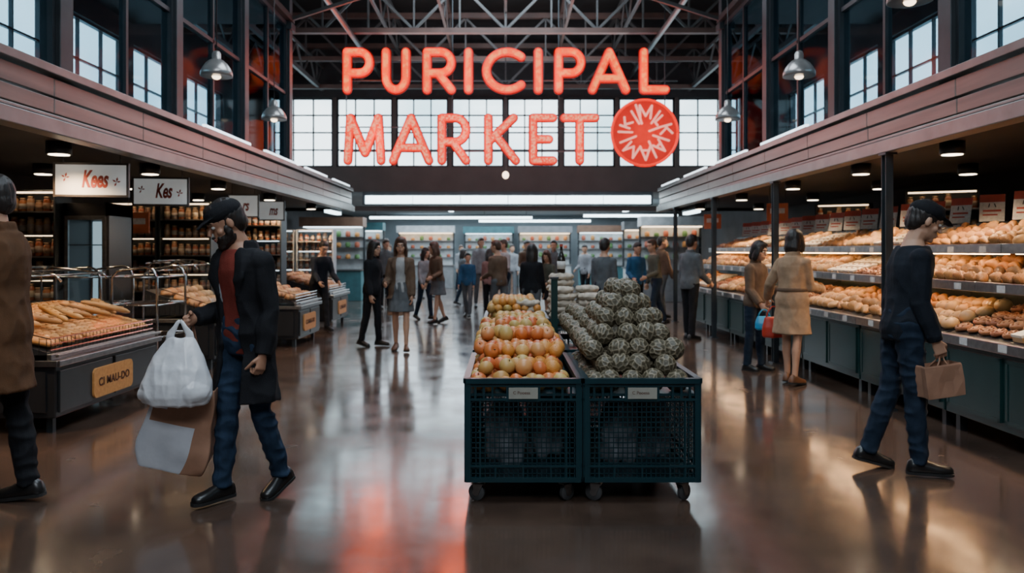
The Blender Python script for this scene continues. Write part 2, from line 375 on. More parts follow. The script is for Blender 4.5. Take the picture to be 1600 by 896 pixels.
    for sd in (1,-1):
        h,kn,an_,fd,fu=L[sd]; sx=fd.cross(fu); sh=MB()
        st=[(-.078,.018,.0),(-.068,.034,.06),(-.04,.038,.085),(0,.039,.088),(.05,.041,.068),(.11,.048,.048),(.155,.046,.04),(.18,.034,.032),(.192,.015,.02)]
        vs=[];n=12
        for f,hwid,ht in st:
            for j in range(n):
                t=2*pi*j/n; x=cos(t)*hwid; z=(sin(t)*ht if sin(t)>0 else sin(t)*.012)
                vs.append(an_+(fd*f+sx*x+fu*(z-.062))*s)
        k=len(st); fs=[(i*n+j,i*n+(j+1)%n,(i+1)*n+(j+1)%n,(i+1)*n+j) for i in range(k-1) for j in range(n)]+[tuple(range(n)),tuple((k-1)*n+j for j in range(n))]
        sh.add(vs,fs); so=sh.obj('shoe',shoem,root,True)
        sl=MB(); vs=[]
        for f,hwid,_ in st:
            for x,z in ((-1,-.085),(1,-.085),(1.06,-.068),(-1.06,-.068)): vs.append(an_+(fd*f*1.02+sx*x*hwid+fu*z)*s)
        fs=[(i*4+j,i*4+(j+1)%4,(i+1)*4+(j+1)%4,(i+1)*4+j) for i in range(k-1) for j in range(4)]+[(0,1,2,3),tuple((k-1)*4+j for j in range(4))]
        sl.add(vs,fs); sl.obj('sole',SOLEB,so,False)
    M=Matrix.Translation((loc[0],loc[1],0))@Matrix.Rotation(yaw,4,'Z')
    return {sd:M@(arms[sd][2]+arms[sd][3]*.095*s+arms[sd][5]*.022*s) for sd in (1,-1)}

h1=person('bearded man in black overcoat, maroon sweater and cap, carrying shopping bags',(-1.545,4.75),-.5,H=1.8,lean=.1,hp=.45,hy=-.55,
  aR=(-.12,.08,1.62,-.08),aL=(-.02,.1,.35),lR=(.14,.05),lL=(-.08,.3),vox=.0075,skin=SKIN2,top='coat',topm=BLKC,hem=.6,gap=.42,under=MAROON,mid=LGREY,botm=JEANS,cap=BLKC,beard=True,curl=1.2,wr=.009)
h2=person('person in long brown wool coat and dark trousers, standing',(-2.93,4.62),-1.5,H=1.92,lean=.03,hp=.1,aL=(.05,.12,.15),aR=(.1,.1,.2),lL=(.1,.05),lR=(-.08,.08),
  vox=.009,top='coat',topm=BROWN,hem=.68,botm=BLKC,hair='short',hairm=HAIRD,wr=.008)
h3=person('man in dark sweater, jeans and cap walking with paper bag',(2.66,5.33),1.45,H=1.83,lean=.12,hp=.36,
  aL=(-.1,.1,.2),aR=(.08,.08,.4),lL=(-.12,.22),lR=(.1,.04),vox=.0075,top='sweater',topm=NAVY,botm=JEAND,cap=BLKC,hair='short',curl=1.2,wr=.008)
h4=person('woman in beige trench coat with red handbag at bakery counter',(3.2,8.9),2.3,H=1.72,lean=.05,hp=.15,fem=True,aL=(.0,.5,.7,.45),aR=(.3,.1,1.2),lL=(.1,.05),lR=(-.1,.05),
  top='coat',topm=BEIGE,hem=.56,bottom='none',shoem=SHOEBR,hair='bob',hairm=HAIRD,curl=1.2,wr=.006)
h5=person('woman in taupe jacket and jeans holding a blue bag',(3.1,9.9),.7,H=1.62,lean=.03,hp=.25,fem=True,aR=(.1,.15,.7),aL=(.3,.1,1.2),lL=(.05,.0),lR=(-.05,.05),
  top='jacket',topm=TAUPE,botm=JEAND,hair='bob',hairm=HAIRD,curl=1.)
h6=person('man in grey suit jacket and dark trousers, standing',(3.1,13.4),2.2,H=1.77,top='jacket',topm=GREYC,botm=BLKC,aR=(.2,.1,.8),lL=(.06,.02),lR=(-.06,.02),vox=.012)
h7=person('long-haired woman in black jacket carrying a beige shoulder bag',(-2.08,12.4),1.1,H=1.64,fem=True,top='jacket',topm=BLKC,botm=BLKC,hair='long',aL=(.1,.12,.9),vox=.011,lL=(.12,.06),lR=(-.12,.12))
h8=person('woman in open brown coat and grey skirt, walking',(-1.55,11.8),.05,H=1.68,fem=True,top='coat',topm=TAUPE,hem=.78,gap=.55,under=WHITEC,bottom='skirt',botm=GREYC,shoem=SHOEBR,hair='long',hairm=HAIRB,aR=(.1,.2,1.3),vox=.011,lL=(.2,.1),lR=(-.1,.15))
person('vendor in dark blue shirt leaning behind a produce stand',(-3.45,14.7),.7,H=1.7,lean=.25,hp=.3,top='sweater',topm=NAVY,botm=BLKC,vox=.012,aL=(.6,.1,.6),aR=(.6,.1,.6))
person('man in grey shirt standing behind the paper bag display',(1.55,12.6),2.6,H=1.7,top='shirt',topm=GREYC,botm=JEAND,vox=.012,lL=(.05,0),lR=(-.05,0))
crowd=[(2.65,16.2,.4,'s',BLUEC,1.68),(2.95,15.6,-1.4,'s',OLIVE,1.72),(3.35,17.2,2,'j',TAUPE,1.8),(-3.1,20.5,.3,'j',GREYC,1.82),(-1.75,17.2,.8,'f',LGREY,1.56),(-1.38,16.3,-.9,'f',TAUPE,1.68),
 (-.35,17.4,2.8,'f',PINKC,1.55),(-.02,18.6,-1.,'s',WHITEC,1.76),(.42,12.9,3.,'f',BLKC,1.6),(.85,15.5,-.8,'f',OLIVE,1.52),(1.15,19,.2,'j',GREYC,1.75),
 (-.65,20.8,.2,'j',LGREY,1.84),(2.3,23,-.6,'s',LGREY,1.7),(-2.45,25,1.2,'f',TAUPE,1.65),(.2,25.5,0,'j',LGREY,1.7),(-.5,27.5,2,'s',OLIVE,1.7),
 (-1.2,22,1.9,'f',GREYC,1.55),(-.12,15.2,-2.5,'s',TAUPE,1.7),(.55,21.5,.6,'j',TAUPE,1.8),(-1.6,28.5,.4,'j',LGREY,1.7),(-.85,17.9,-.2,'s',BLUEC,1.45),(-3.8,26,.3,'s',WHITEC,1.74)]
NM={BLUEC:'blue',OLIVE:'olive',TAUPE:'taupe',GREYC:'grey',LGREY:'pale grey',BLKC:'black',PINKC:'rose',WHITEC:'white',RUST:'rust',NAVY:'navy'}
for i,(x,y,yw,k,m,hh) in enumerate(crowd):
    f=k=='f'; kk='jacket' if k=='j' else('top' if f else 'shirt')
    person('%s wearing %s %s and %s'%('long-haired woman' if f else 'short-haired man',NM[m],kk,'skirt' if f and i%2 else 'trousers'),(x,y),yw,H=hh,lean=.02+.1*(i%4==1),hp=.1+.2*(i%3==0),hy=.5*sin(i*2.3),fem=f,top='jacket' if k=='j' else 'shirt',topm=m,
        bottom='skirt' if f and i%2 else 'trousers',botm=[BLKC,JEAND,GREYC][i%3],hair='long' if f else 'short',hairm=[HAIRD,HAIRB][i%2],
        vox=.018,lL=(.22,.1) if i%3 else(.03,0),lR=(-.17,.2) if i%3 else(-.03,0),aL=(.1,.12,.3+.9*(i%2)),aR=(.1*(i%3),.15,.3+.8*(i%3==0)),wr=.003,group='shoppers in the market crowd')

# ---------------------------------------------------------------- bags
def plastic_bag(label,hand,w,d,ztop,zbot,m,lean=0):
    e=empty('plastic_bag',(hand[0],hand[1],0)); tag(e,label,'bag'); mb=MB(); H=ztop-zbot; rs=[]
    for t,a,b in ((0,.36,.3),(.03,.45,.44),(.15,.5,.5),(.35,.48,.5),(.55,.41,.42),(.72,.34,.3),(.86,.27,.2),(.95,.22,.14),(1,.19,.09)):
        rs.append((V((lean*(1-t),0,zbot+H*t)),w*a,d*b))
    mb.rings(rs,n=40); mb.ell((lean-w*.24,0,zbot+H*.17),(w*.26,d*.42,H*.18)); mb.ell((lean+w*.27,-.02,zbot+H*.22),(w*.24,d*.4,H*.22))
    remesh(mb,'body',m,e,.006,2,wr=.007,wf=(13,13,4))
    for q in (1,-1):
        hb=MB(); hb.tube([(q*w*.15,0,ztop-.05),(q*w*.13,0,ztop+(hand[2]-ztop)*.3),(q*w*.07,0,ztop+(hand[2]-ztop)*.7),(q*.012,0,hand[2]+.004),(0,0.0,hand[2]+.012)],[(.035,.006),(.022,.005),(.014,.005),(.011,.005),(.01,.005)],ref=(1,0,0),n=8)
        hb.obj('handle',m,e,True)
    return e
plastic_bag('white plastic carrier bag full of groceries, held in hand',h1[-1]+V((-.02,-.03,0)),.4,.22,.99,.61,PLAST,lean=-.03)
def paper_bag(label,hand,w,d,h,zt,m,m2=None,rx=0,ry=0,off=(0,0),rz=0,sub=2,am=1):
    e=empty('paper_bag',(hand[0],hand[1],0)); tag(e,label,'bag')
    mb=MB(); n=16
    def ring(z,k):
        a,b=w/2*k,d/2*k; pts=[]
        for (x,y) in ((-a,-b),(-a*.93,-b*1.01),(-a*.4,-b*1.04),(0,-b*1.06),(a*.4,-b*1.04),(a*.93,-b*1.01),(a,-b),(a*.92,0),(a,b),(a*.93,b*1.01),(a*.4,b*1.04),(0,b*1.06),(-a*.4,b*1.04),(-a*.93,b*1.01),(-a,b),(-a*.92,0)):
            pts.append(V((x+noise.noise(V((x*8,y*8,z*7)))*.04*am,y+noise.noise(V((x*9,y*8+4,z*9)))*.05*am,z)))
        return pts
    if am<1: st=[(0,.95),(.01,1),(.03,1.01),(.5,1.01),(.97,1.),(.99,1),(1,1)]
    else: st=[(0,.82),(.015,.92),(.1,1),(.25,1.05),(.4,1.02),(.55,.96),(.7,.95),(.85,.9),(.97,.86),(1,.86)]
    vs=[]
    for z,k in st: vs+=ring(-h+h*z,k)
    for z,k in st[::-1]: vs+=ring(-h+h*z*.99+.012,k*.96)
    k=len(st)*2; fs=[(i*n+j,i*n+(j+1)%n,(i+1)*n+(j+1)%n,(i+1)*n+j) for i in range(k-1) for j in range(n)]+[tuple(range(n)),tuple((k-1)*n+j for j in range(n))]
    mb.add(vs,fs)
    b=mb.obj('body',[m] if not m2 else [m,m2],e,sub>0)
    if sub: sb=b.modifiers.new('sub','SUBSURF'); sb.levels=sub; sb.render_levels=sub
    if m2:
        for p in b.data.polygons:
            if p.center.x>w*.2 or (p.center.z>-h*.4 and p.center.x>-w*.3): p.material_index=1
    b.location=(off[0],off[1],zt); b.rotation_euler=(rx,ry,rz)
    Mx=Matrix.Translation(b.location)@b.rotation_euler.to_matrix().to_4x4()
    for q in (1,-1):
        p0=Mx@V((-w*.2,q*d*.42,-.03)); p1=Mx@V((w*.2,q*d*.42,-.03)); tp=V((0,q*.004,hand[2]))
        hb=MB(); hb.tube([p0,p0.lerp(tp,.7),tp+V((-.012,0,0)),tp+V((.012,0,0)),p1.lerp(tp,.7),p1],.0055,ref=(0,1,0),n=6); hb.obj('handle',m2 or m,e,True)
    return e
paper_bag('large crumpled white and brown shopping bag held below another',h1[-1]+V((-.02,.12,0)),.41,.2,.52,.71,PLASTG,KRAFT,ry=.24,rx=.05,off=(-.0,.03),rz=.12)
paper_bag('small brown kraft paper bag held in one hand',h3[-1],.25,.12,.2,h3[-1].z-.06,KRAFT,rz=.1,ry=-.12,off=(-.03,-.02),sub=0,am=.2)
def handbag(label,hand,w,h,m,dz=.22,name='handbag'):
    e=empty(name,tuple(hand)); tag(e,label,'handbag'); mb=MB()
    mb.rings([(V((0,0,-dz-h)),w*.42,.05),(V((0,0,-dz-h+.02)),w*.5,.06),(V((0,0,-dz-h*.5)),w*.48,.055),(V((0,0,-dz-.02)),w*.4,.035),(V((0,0,-dz)),w*.37,.02)])
    remesh(mb,'body',m,e,.008,1,wr=.003)
    s=MB(); s.tube([(-w*.33,0,-dz-.01),(-w*.25,0,-dz*.5),(-.02,0,0),(.02,0,0),(w*.25,0,-dz*.5),(w*.33,0,-dz-.01)],.008,ref=(0,1,0),n=8); s.obj('strap',m,e,True)
handbag('red leather handbag with a top strap, hanging from an arm',h4[1]+V((.02,-.12,-.02)),.27,.24,REDL,.12)
handbag('bright blue plastic shopping bag held in one hand',h5[-1]+V((-.03,-.03,0)),.22,.16,CYANP,.08,'shopping_bag')
handbag('beige leather shoulder bag hanging at the hip',h7[1]+V((.05,-.1,.02)),.26,.24,TANL,.14)

# ---------------------------------------------------------------- room shell
def floor_mat():
    m=bpy.data.materials.new('polished_concrete'); m.use_nodes=True; nt=m.node_tree; b=nt.nodes['Principled BSDF']; N=nt.nodes.new; L=nt.links.new
    tc=N('ShaderNodeTexCoord'); n1=N('ShaderNodeTexNoise'); n1.inputs['Scale'].default_value=.9; n1.inputs['Detail'].default_value=8; n1.inputs['Roughness'].default_value=.65
    n2=N('ShaderNodeTexNoise'); n2.inputs['Scale'].default_value=2.2; n2.inputs['Detail'].default_value=6
    n3=N('ShaderNodeTexNoise'); n3.inputs['Scale'].default_value=3.; n3.inputs['Detail'].default_value=3
    for n in (n1,n2,n3): L(tc.outputs['Object'],n.inputs['Vector'])
    rp=N('ShaderNodeValToRGB'); e=rp.color_ramp.elements; e[0].position=.3;e[0].color=(.036,.024,.019,1); e[1].position=.72;e[1].color=(.12,.073,.051,1)
    L(n1.outputs[0],rp.inputs[0]); L(rp.outputs[0],b.inputs['Base Color'])
    mr=N('ShaderNodeMapRange'); mr.inputs[1].default_value=.35; mr.inputs[2].default_value=.7; mr.inputs[3].default_value=.13; mr.inputs[4].default_value=.28
    L(n2.outputs[0],mr.inputs[0]); L(mr.outputs[0],b.inputs['Roughness'])
    bp=N('ShaderNodeBump'); bp.inputs['Strength'].default_value=.12; bp.inputs['Distance'].default_value=.02; L(n3.outputs[0],bp.inputs['Height']); L(bp.outputs[0],b.inputs['Normal'])
    b.inputs['Specular IOR Level'].default_value=.85; b.inputs['Coat Weight'].default_value=.45; b.inputs['Coat Roughness'].default_value=.1
    return m
FLOOR=floor_mat()
WALLD=mat('wall_dark_plaster',(.055,.055,.058),.8,ns=2); CEILD=mat('ceiling_dark',(.045,.044,.046),.8,ns=1.5); PALE=mat('wall_pale',(.38,.45,.48),.7,ns=1)
PANEL=mat('fascia_panel_copper',(.25,.19,.165),.36,.4,c2=(.15,.12,.108),ns=2.5,stretch=(1,.3,4)); LEDGE=mat('ledge_metal',(.28,.265,.255),.35,.6,ns=4); BEAM=mat('beam_brown',(.07,.052,.047),.5,ns=2)
FR=mat('window_frame_dark',(.025,.03,.036),.45,.3)
struct(MB().box(-6.7,6.7,-3,34.2,-.1,0).obj('floor',FLOOR),'polished brown concrete floor')
struct(MB().box(-6.7,6.7,-3,20.2,7.5,7.65).obj('ceiling',CEILD),'dark roof deck above steel trusses')
struct(MB().box(-6.7,6.7,20.2,34.2,2.98,3.1).obj('ceiling',PALE),'low ceiling of the rear hall')
struct(MB().box(-6.7,6.7,-3.2,-3,0,7.5).obj('wall_front',WALLD))
wn=[0]
def window(x0,x1,y0,y1,z0,z1,nx,nz,gm,t=.04,fd=.08):
    wn[0]+=1; alongx=abs(x1-x0)>abs(y1-y0); fr=MB(); gl=MB()
    cx,cy=(x0+x1)/2,(y0+y1)/2; L=(x1-x0) if alongx else (y1-y0)
    def bx(mb,a0,a1,z0_,z1_,d,m=0):
        if alongx: mb.box(x0+a0,x0+a1,cy-d/2,cy+d/2,z0_,z1_,m)
        else: mb.box(cx-d/2,cx+d/2,y0+a0,y0+a1,z0_,z1_,m)
    for a in (0,L-t): bx(fr,a,a+t,z0,z1,fd)
    for z in (z0,z1-t): bx(fr,0,L,z,z+t,fd)
    for i in range(1,nx): bx(fr,L*i/nx-t*.35,L*i/nx+t*.35,z0,z1,fd*.7)
    for i in range(1,nz): bx(fr,0,L,z0+(z1-z0)*i/nz-t*.35,z0+(z1-z0)*i/nz+t*.35,fd*.7)
    bx(gl,t*.5,L-t*.5,z0+t*.5,z1-t*.5,.008)
    o=struct(fr.obj('window_%d'%wn[0],FR)); gl.obj('pane',gm,o)
    return o
ys=[4.4+2.35*i for i in range(7)]; ysg=ys[:5]
for sd,nm in ((-1,'wall_left'),(1,'wall_right')):
    w=MB(); xa,xb=sorted((sd*6.5,sd*6.7)); w.box(xa,xb,-3,34.2,0,3.15); w.box(xa,xb,-3,20.2,5.1,7.5)
    for y in [-3+.3,2.05]+ys: w.box(xa,xb,y-.12,y+.12,3.15,5.1)
    w.box(xa,xb,18.6,20.2,3.15,5.1); w.box(xa,xb,-3,2,3.15,5.1)
    struct(w.obj(nm,WALLD))
    for a,b in zip([2.05]+ys,ys): window(sd*6.6,sd*6.6,a+.12,b-.12,3.15,5.1,3,3,GLASS)
    xs=sorted((sd*3.68,sd*6.5))
    struct(MB().box(xs[0],xs[1],-3,18.7,2.5,2.62).obj('ceiling',CEILD),'dark underside of the gallery')
    struct(MB().box(xs[0],xs[1],-3,13.9,5.45,5.55).obj('ceiling',CEILD),'dark ceiling over the gallery')
    t=MB(); q=lambda a,b:sorted((sd*a,sd*b))
    a=q(3.52,3.68); t.box(a[0],a[1],-3,18.6,2.4,2.52); a=q(3.56,3.66); t.box(a[0],a[1],-3,18.6,2.53,2.56); struct(t.obj('trim_%d'%(1 if sd<0 else 4),LEDGE,bevel=.008),'metal ledge under the gallery front')
    t=MB(); a=q(3.6,3.7)
    y=-3
    while y<18.5:
        t.box(a[0],a[1],y,min(y+1.55,18.6),2.58,2.7); t.box(a[0]+(.012 if sd<0 else -.012),a[1],y,min(y+1.55,18.6),2.715,2.86); y+=1.56
    struct(t.obj('trim_%d'%(2 if sd<0 else 5),PANEL,bevel=.006),'copper toned gallery front panels')
    t=MB(); a=q(3.55,3.74); t.box(a[0],a[1],-3,18.6,2.88,2.95); a=q(3.64,3.7); t.box(a[0],a[1],-3,18.6,2.5,2.58); struct(t.obj('trim_%d'%(3 if sd<0 else 6),LEDGE,bevel=.006),'metal top rail of the gallery')
    for i,(a,b) in enumerate(zip([2.05]+ysg,ysg)):
        window(sd*3.8,sd*3.8,a+.09,b-.09,2.96,5.42,2,2,GLASST,t=.07,fd=.1)
    for i,y in enumerate([2.05]+ysg):
        c=MB(); c.box(sd*3.8-.09,sd*3.8+.09,y-.02-.09,y+.09-.02,2.62,7.5); c.box(sd*3.8-.13,sd*3.8+.13,y-.15,y+.11,5.3,5.42)
        tag(c.obj('steel_column',DSTEEL,bevel=.006),'dark steel column between gallery windows','column','gallery columns')
for y in (4.35,7.45,10.55,13.65,16.75):
    c=MB(); x=3.57
    c.box(x-.035,x+.035,y-.045,y-.035,0,2.41); c.box(x-.035,x+.035,y+.035,y+.045,0,2.41); c.box(x-.008,x+.008,y-.035,y+.035,0,2.41); c.box(x-.06,x+.06,y-.08,y+.08,0,.015); c.box(x-.05,x+.06,y-.07,y+.07,2.38,2.4)
    tag(c.obj('support_post',DSTEEL),'slim dark steel post supporting the gallery','post','gallery posts')
w=MB(); w.box(-6.5,6.5,20,20.2,2.98,3.6); w.box(-6.5,-5.9,20,20.2,3.6,5.35); w.box(5.9,6.5,20,20.2,3.6,5.35)
edges=[-5.9,-4.3,-2.8,-1.4,0,1.4,2.8,4.3,5.9]
for x in edges[1:-1]: w.box(x-.045,x+.045,20,20.2,3.6,5.35)
w.box(-6.5,-3.9,20,20.2,2.5,2.98); w.box(3.9,6.5,20,20.2,2.5,2.98); w.box(-6.5,6.5,20,20.2,2.5,2.62)
struct(w.obj('wall_back',BEAM),'brown end wall with a high band of windows')
struct(MB().box(-6.5,6.5,20,20.2,5.35,7.5).obj('wall_back_upper',mat('wall_gable_dark',(.03,.032,.036),.8)),'dark gable wall above the windows')
for a,b in zip(edges,edges[1:]): window(a+.045,b-.045,20.1,20.1,3.6,5.35,3,4,GLASS,t=.045)
LSTRIP=mat('light_strip',(.8,.9,.95),.5,em=(.72,.92,1.),es=6)
LSTD=mat('light_strip_dim',(.8,.9,.95),.5,em=(.75,.9,1.),es=3)
o=empty('light_fixture',(0,19.985,2.77)); tag(o,'long glowing white light box along the end beam','light')
x=-3.5
while x<3.5:
    MB().box(x,x+1.17,-.13,-.09,-.1,.1).obj('light_panel',LSTRIP,o); x+=1.19
MB().box(-3.58,3.68,-.09,.015,-.13,.21).obj('housing',DSTEEL,o)
w=MB(); w.box(-6.5,6.5,34,34.2,0,2.98); struct(w.obj('wall_rear',PALE),'pale wall of the rear hall')
# rear hall kiosks
KC=[mat('kiosk_teal',(.05,.16,.18),.5),mat('kiosk_grey',(.2,.21,.22),.5),mat('kiosk_brown',(.2,.11,.07),.5),mat('kiosk_white',(.5,.53,.54),.5)]
KG=[mat('kiosk_light_warm',(1,.8,.6),.5,em=(1,.74,.48),es=4.5),mat('kiosk_light_cool',(.8,.9,1),.5,em=(.75,.92,1.),es=4)]
KB=[mat('crate_goods_red',(.4,.1,.05),.6),mat('crate_goods_orange',(.55,.25,.07),.6),mat('crate_goods_green',(.1,.22,.07),.6)]
for i,(x,y,w_) in enumerate(((-5.2,24,1.8),(-3.2,32,2.2),(-.7,33,2.),(1.6,32.5,2.1),(4.0,31.5,2.2),(4.9,23.5,1.8),(-5.3,28.5,1.8),(5.0,27.5,1.8))):
    e=tag(empty('market_kiosk',(x,y,0)),'lit market kiosk with counter, canopy sign panel and stocked shelves','kiosk','rear hall kiosks'); c_=KC[i%4]; g=KG[(i*3+1)%2]
    MB().box(-w_/2,w_/2,-.3,.3,0,.9).obj('counter',c_,e,bevel=.01); MB().box(-w_/2-.05,w_/2+.05,-.35,.35,.9,.94).obj('counter_top',STEEL,e)
    for q in (-1,1): MB().box(q*w_/2-.03,q*w_/2+.03,.22,.28,.94,2.3).obj('post',DSTEEL,e)
    MB().box(-w_/2-.05,w_/2+.05,-.3,.35,2.22,2.5).obj('canopy',KC[(i+2)%4],e); MB().box(-w_/2+.05,w_/2-.05,-.2,.2,2.19,2.22).obj('light_panel',g,e)
    MB().box(-w_/2,w_/2,.27,.3,.94,2.22).obj('back_panel',KC[3],e)
    for q,z in enumerate((1.25,1.6,1.92)):
        MB().box(-w_/2+.03,w_/2-.03,.05,.27,z-.02,z).obj('shelf',STEEL,e)
        for j in range(6):
            xx=-w_/2+.2+j*(w_-.4)/5; b=MB(); hh=R.uniform(.1,.2); b.lathe([(.06,0),(.08,hh*.3),(.075,hh*.8),(.04,hh)],c=(xx,.15,z),n=10); b.obj('goods',KB[(i+j+q)%3],e,True)
tubes=[(-4.6,27,5.5),(-1.0,30,4.2),(2.5,25.5,3)]
for x,y,l in tubes:
    e=tag(empty('light_fixture',(x,y,2.62)),'hanging white fluorescent light fixture in the rear hall','light','rear hall lights')
    MB().box(0,l,-.08,.08,-.04,.04).obj('light_tube',LSTRIP,e); MB().box(0,l,-.09,.09,.04,.09).obj('housing',DSTEEL,e)
    m=MB(); m.cyl((.2,0,.09),(.2,0,.36),.008); m.cyl((l-.2,0,.09),(l-.2,0,.36),.008); m.obj('hanger',DSTEEL,e)
for x,y in ((-1.5,21.5),(3.3,21.5),(-4.6,20.9),(-3.9,18.),(4.2,18.)):
    z=2.6 if y>20.2 else 2.36; hg=.38 if y>20.2 else .15
    e=tag(empty('light_fixture',(x,y,z)),'short white fluorescent light fixture near the end beam','light','aisle tube lights')
    MB().box(-.06,.06,-.6,.6,-.03,.03).obj('light_tube',LSTRIP,e); MB().box(-.08,.08,-.62,.62,.03,.07).obj('housing',DSTEEL,e)
    m=MB(); m.cyl((0,.4,.06),(0,.4,hg),.008); m.cyl((0,-.4,.06),(0,-.4,hg),.008); m.obj('hanger',DSTEEL,e)
for sd in (-1,1):
    for y in (9.5,11.9,14.3,16.6):
        e=tag(empty('light_fixture',(sd*3.6,y,2.95)),'slim linear lamp lying on the gallery rail','light','gallery rail lamps')
        MB().box(-.02,.02,0,1.7,.012,.05).obj('light_tube',LSTD,e); MB().box(-.03,.03,-.02,1.72,0,.012).obj('housing',DSTEEL,e)

def bar(mb,p,q,w,h=None,m=0):
    p=V(p);q=V(q);T=(q-p).normalized(); A,B=frame(V((0,0,1)),T); h=h or w; vs=[]
    for c in (p,q):
        for a,b in ((-1,-1),(1,-1),(1,1),(-1,1)): vs.append(c+A*a*h/2+B*b*w/2)
    mb.add(vs,[(0,3,2,1),(4,5,6,7),(0,1,5,4),(1,2,6,5),(2,3,7,6),(3,0,4,7)],m)
TST=mat('steel_truss_grey',(.11,.112,.115),.5,.3,ns=4)
for ti,y in enumerate(ys+[19.6]):
    W_=3.72 if ti<5 else 6.5; dz=-.42 if ti==7 else 0; e=tag(empty('roof_truss',(0,y,dz)),'rust and grey steel lattice roof truss spanning the hall','truss','roof trusses')
    c=MB(); bar(c,(-W_,0,5.95),(W_,0,5.95),.14,.1); bar(c,(-W_,0,6.95),(W_,0,6.95),.12,.12); c.obj('chord',RSTEEL,e)
    wb=MB(); n=8 if ti<5 else 14
    for i in range(n):
        x0=-W_+2*W_*i/n; x1=-W_+2*W_*(i+1)/n
        bar(wb,(x0,0,5.97 if i%2 else 6.9),(x1,0,6.9 if i%2 else 5.97),.05)
        if i<n-1: bar(wb,(x1,0,5.97),(x1,0,6.9),.035)
    wb.obj('web',TST,e)
for x in (-2.6,-1.3,0,1.3,2.6):
    e=tag(empty('roof_girder',(x,0,0)),'dark steel lattice girder running along the roof','girder','roof girders')
    c=MB(); bar(c,(0,3,7.05),(0,20,7.05),.07,.1); bar(c,(0,3,6.35),(0,20,6.35),.05,.06); c.obj('chord',TST if abs(x)!=1.3 else RSTEEL,e)
    wb=MB()
    for i in range(28):
        y0=3+i*.6; bar(wb,(0,y0,6.35 if i%2 else 7.03),(0,y0+.6,7.03 if i%2 else 6.35),.03)
    wb.obj('web',TST,e)
for sd in (-1,1):
    for y in ysg:
        b=MB(); bar(b,(sd*3.72,y,5.5),(sd*2.4,y,5.92),.06,.06); tag(b.obj('roof_brace',TST),'diagonal steel brace between column and truss','brace','roof braces')
    p=MB(); p.cyl((sd*3.1,2,5.84),(sd*3.1,20,5.84),.05); tag(p.obj('service_pipe',STEEL,smooth=True),'long steel service pipe under the roof','pipe')
    for xx in (4.6,5.5):
        c=MB(); bar(c,(sd*xx,13.9,5.55),(sd*xx,20,5.55),.07,.1)
        for i in range(10): bar(c,(sd*xx,13.9+.6*i,5.55 if i%2 else 6.1),(sd*xx,14.5+.6*i,6.1 if i%2 else 5.55),.035)
        bar(c,(sd*xx,13.9,6.1),(sd*xx,20,6.1),.05,.06)
        tag(c.obj('roof_girder',TST),'grey steel lattice girder along the side aisle','girder','roof girders')

# ---------------------------------------------------------------- neon sign
NEO1=neon('neon_orange',(1.,.075,.0),(1.,.26,.06),1.7,10); NEOR=mat('neon_red_edge',(.5,.02,.01),.4,em=(1.,.014,.0),es=1.2,c2=(.4,.015,.008)); NEOM=neon('neon_market',(.95,.03,.0),(1.,.38,.2),1.45,26); NEOP=mat('neon_pale',(.7,.4,.35),.5,em=(1.,.36,.26),es=1.)
NEOHALO=mat('neon_halo',(.2,.01,.005),.5,em=(.8,.006,.0),es=.4,c2=(.15,.008,.004))  # deep red emission standing in for the glow around the letters
def arc(cx,cy,rx,ry,a0,a1,n=14): return [(cx+rx*cos(math.radians(a0+(a1-a0)*i/n)),cy+ry*sin(math.radians(a0+(a1-a0)*i/n))) for i in range(n+1)]
Pst=[[(0,0),(0,1)],[(0,1),(.55,1)]+arc(.55,.72,.45,.28,90,-90)+[(0,.44)]]
GL={'P':Pst,'R':Pst+[[(.45,.44),(1,0)]],'U':[[(0,1),(0,.34)]+arc(.5,.34,.5,.34,180,360)+[(1,1)]],'I':[[(0,0),(0,1)]],'C':[arc(.56,.5,.56,.5,48,312,24)],
 'A':[[(0,0),(.5,1),(1,0)],[(.17,.3),(.83,.3)]],'L':[[(0,1),(0,0),(1,0)]],'M':[[(0,0),(.08,1),(.52,.18),(.92,1),(1,0)]],'K':[[(0,0),(0,1)],[(.92,1),(.02,.45)],[(.25,.6),(1,0)]],
 'E':[[(1,1),(0,1),(0,0),(1,0)],[(0,.5),(.8,.5)]],'T':[[(0,1),(1,1)],[(.5,1),(.5,0)]]}
SY=16.4; k=SY/1244.
sign=tag(empty('neon_sign',(0,SY,0)),'large glowing red and orange neon market sign with round emblem','sign')
def ribbon(mb,pts,w,y0,y1,m=0):
    for a,b in zip(pts,pts[1:]):
        a=V((a[0],0,a[1]));b=V((b[0],0,b[1])); T=(b-a).normalized(); Nn=V((-T.z,0,T.x))*w
        v=[a+Nn,a-Nn,b-Nn,b+Nn]; mb.add([p+V((0,y0,0)) for p in v]+[p+V((0,y1,0)) for p in v],[(0,1,2,3),(7,6,5,4),(0,4,5,1),(1,5,6,2),(2,6,7,3),(3,7,4,0)],m)
    for a in pts:
        n=14; vs=[(a[0]+w*cos(2*pi*j/n),y0-.0004,a[1]+w*sin(2*pi*j/n)) for j in range(n)]+[(a[0]+w*cos(2*pi*j/n),y1,a[1]+w*sin(2*pi*j/n)) for j in range(n)]
        mb.add(vs,[tuple(range(n)),tuple(range(2*n-1,n-1,-1))]+[(j,j+n,(j+1)%n+n,(j+1)%n) for j in range(n)],m)
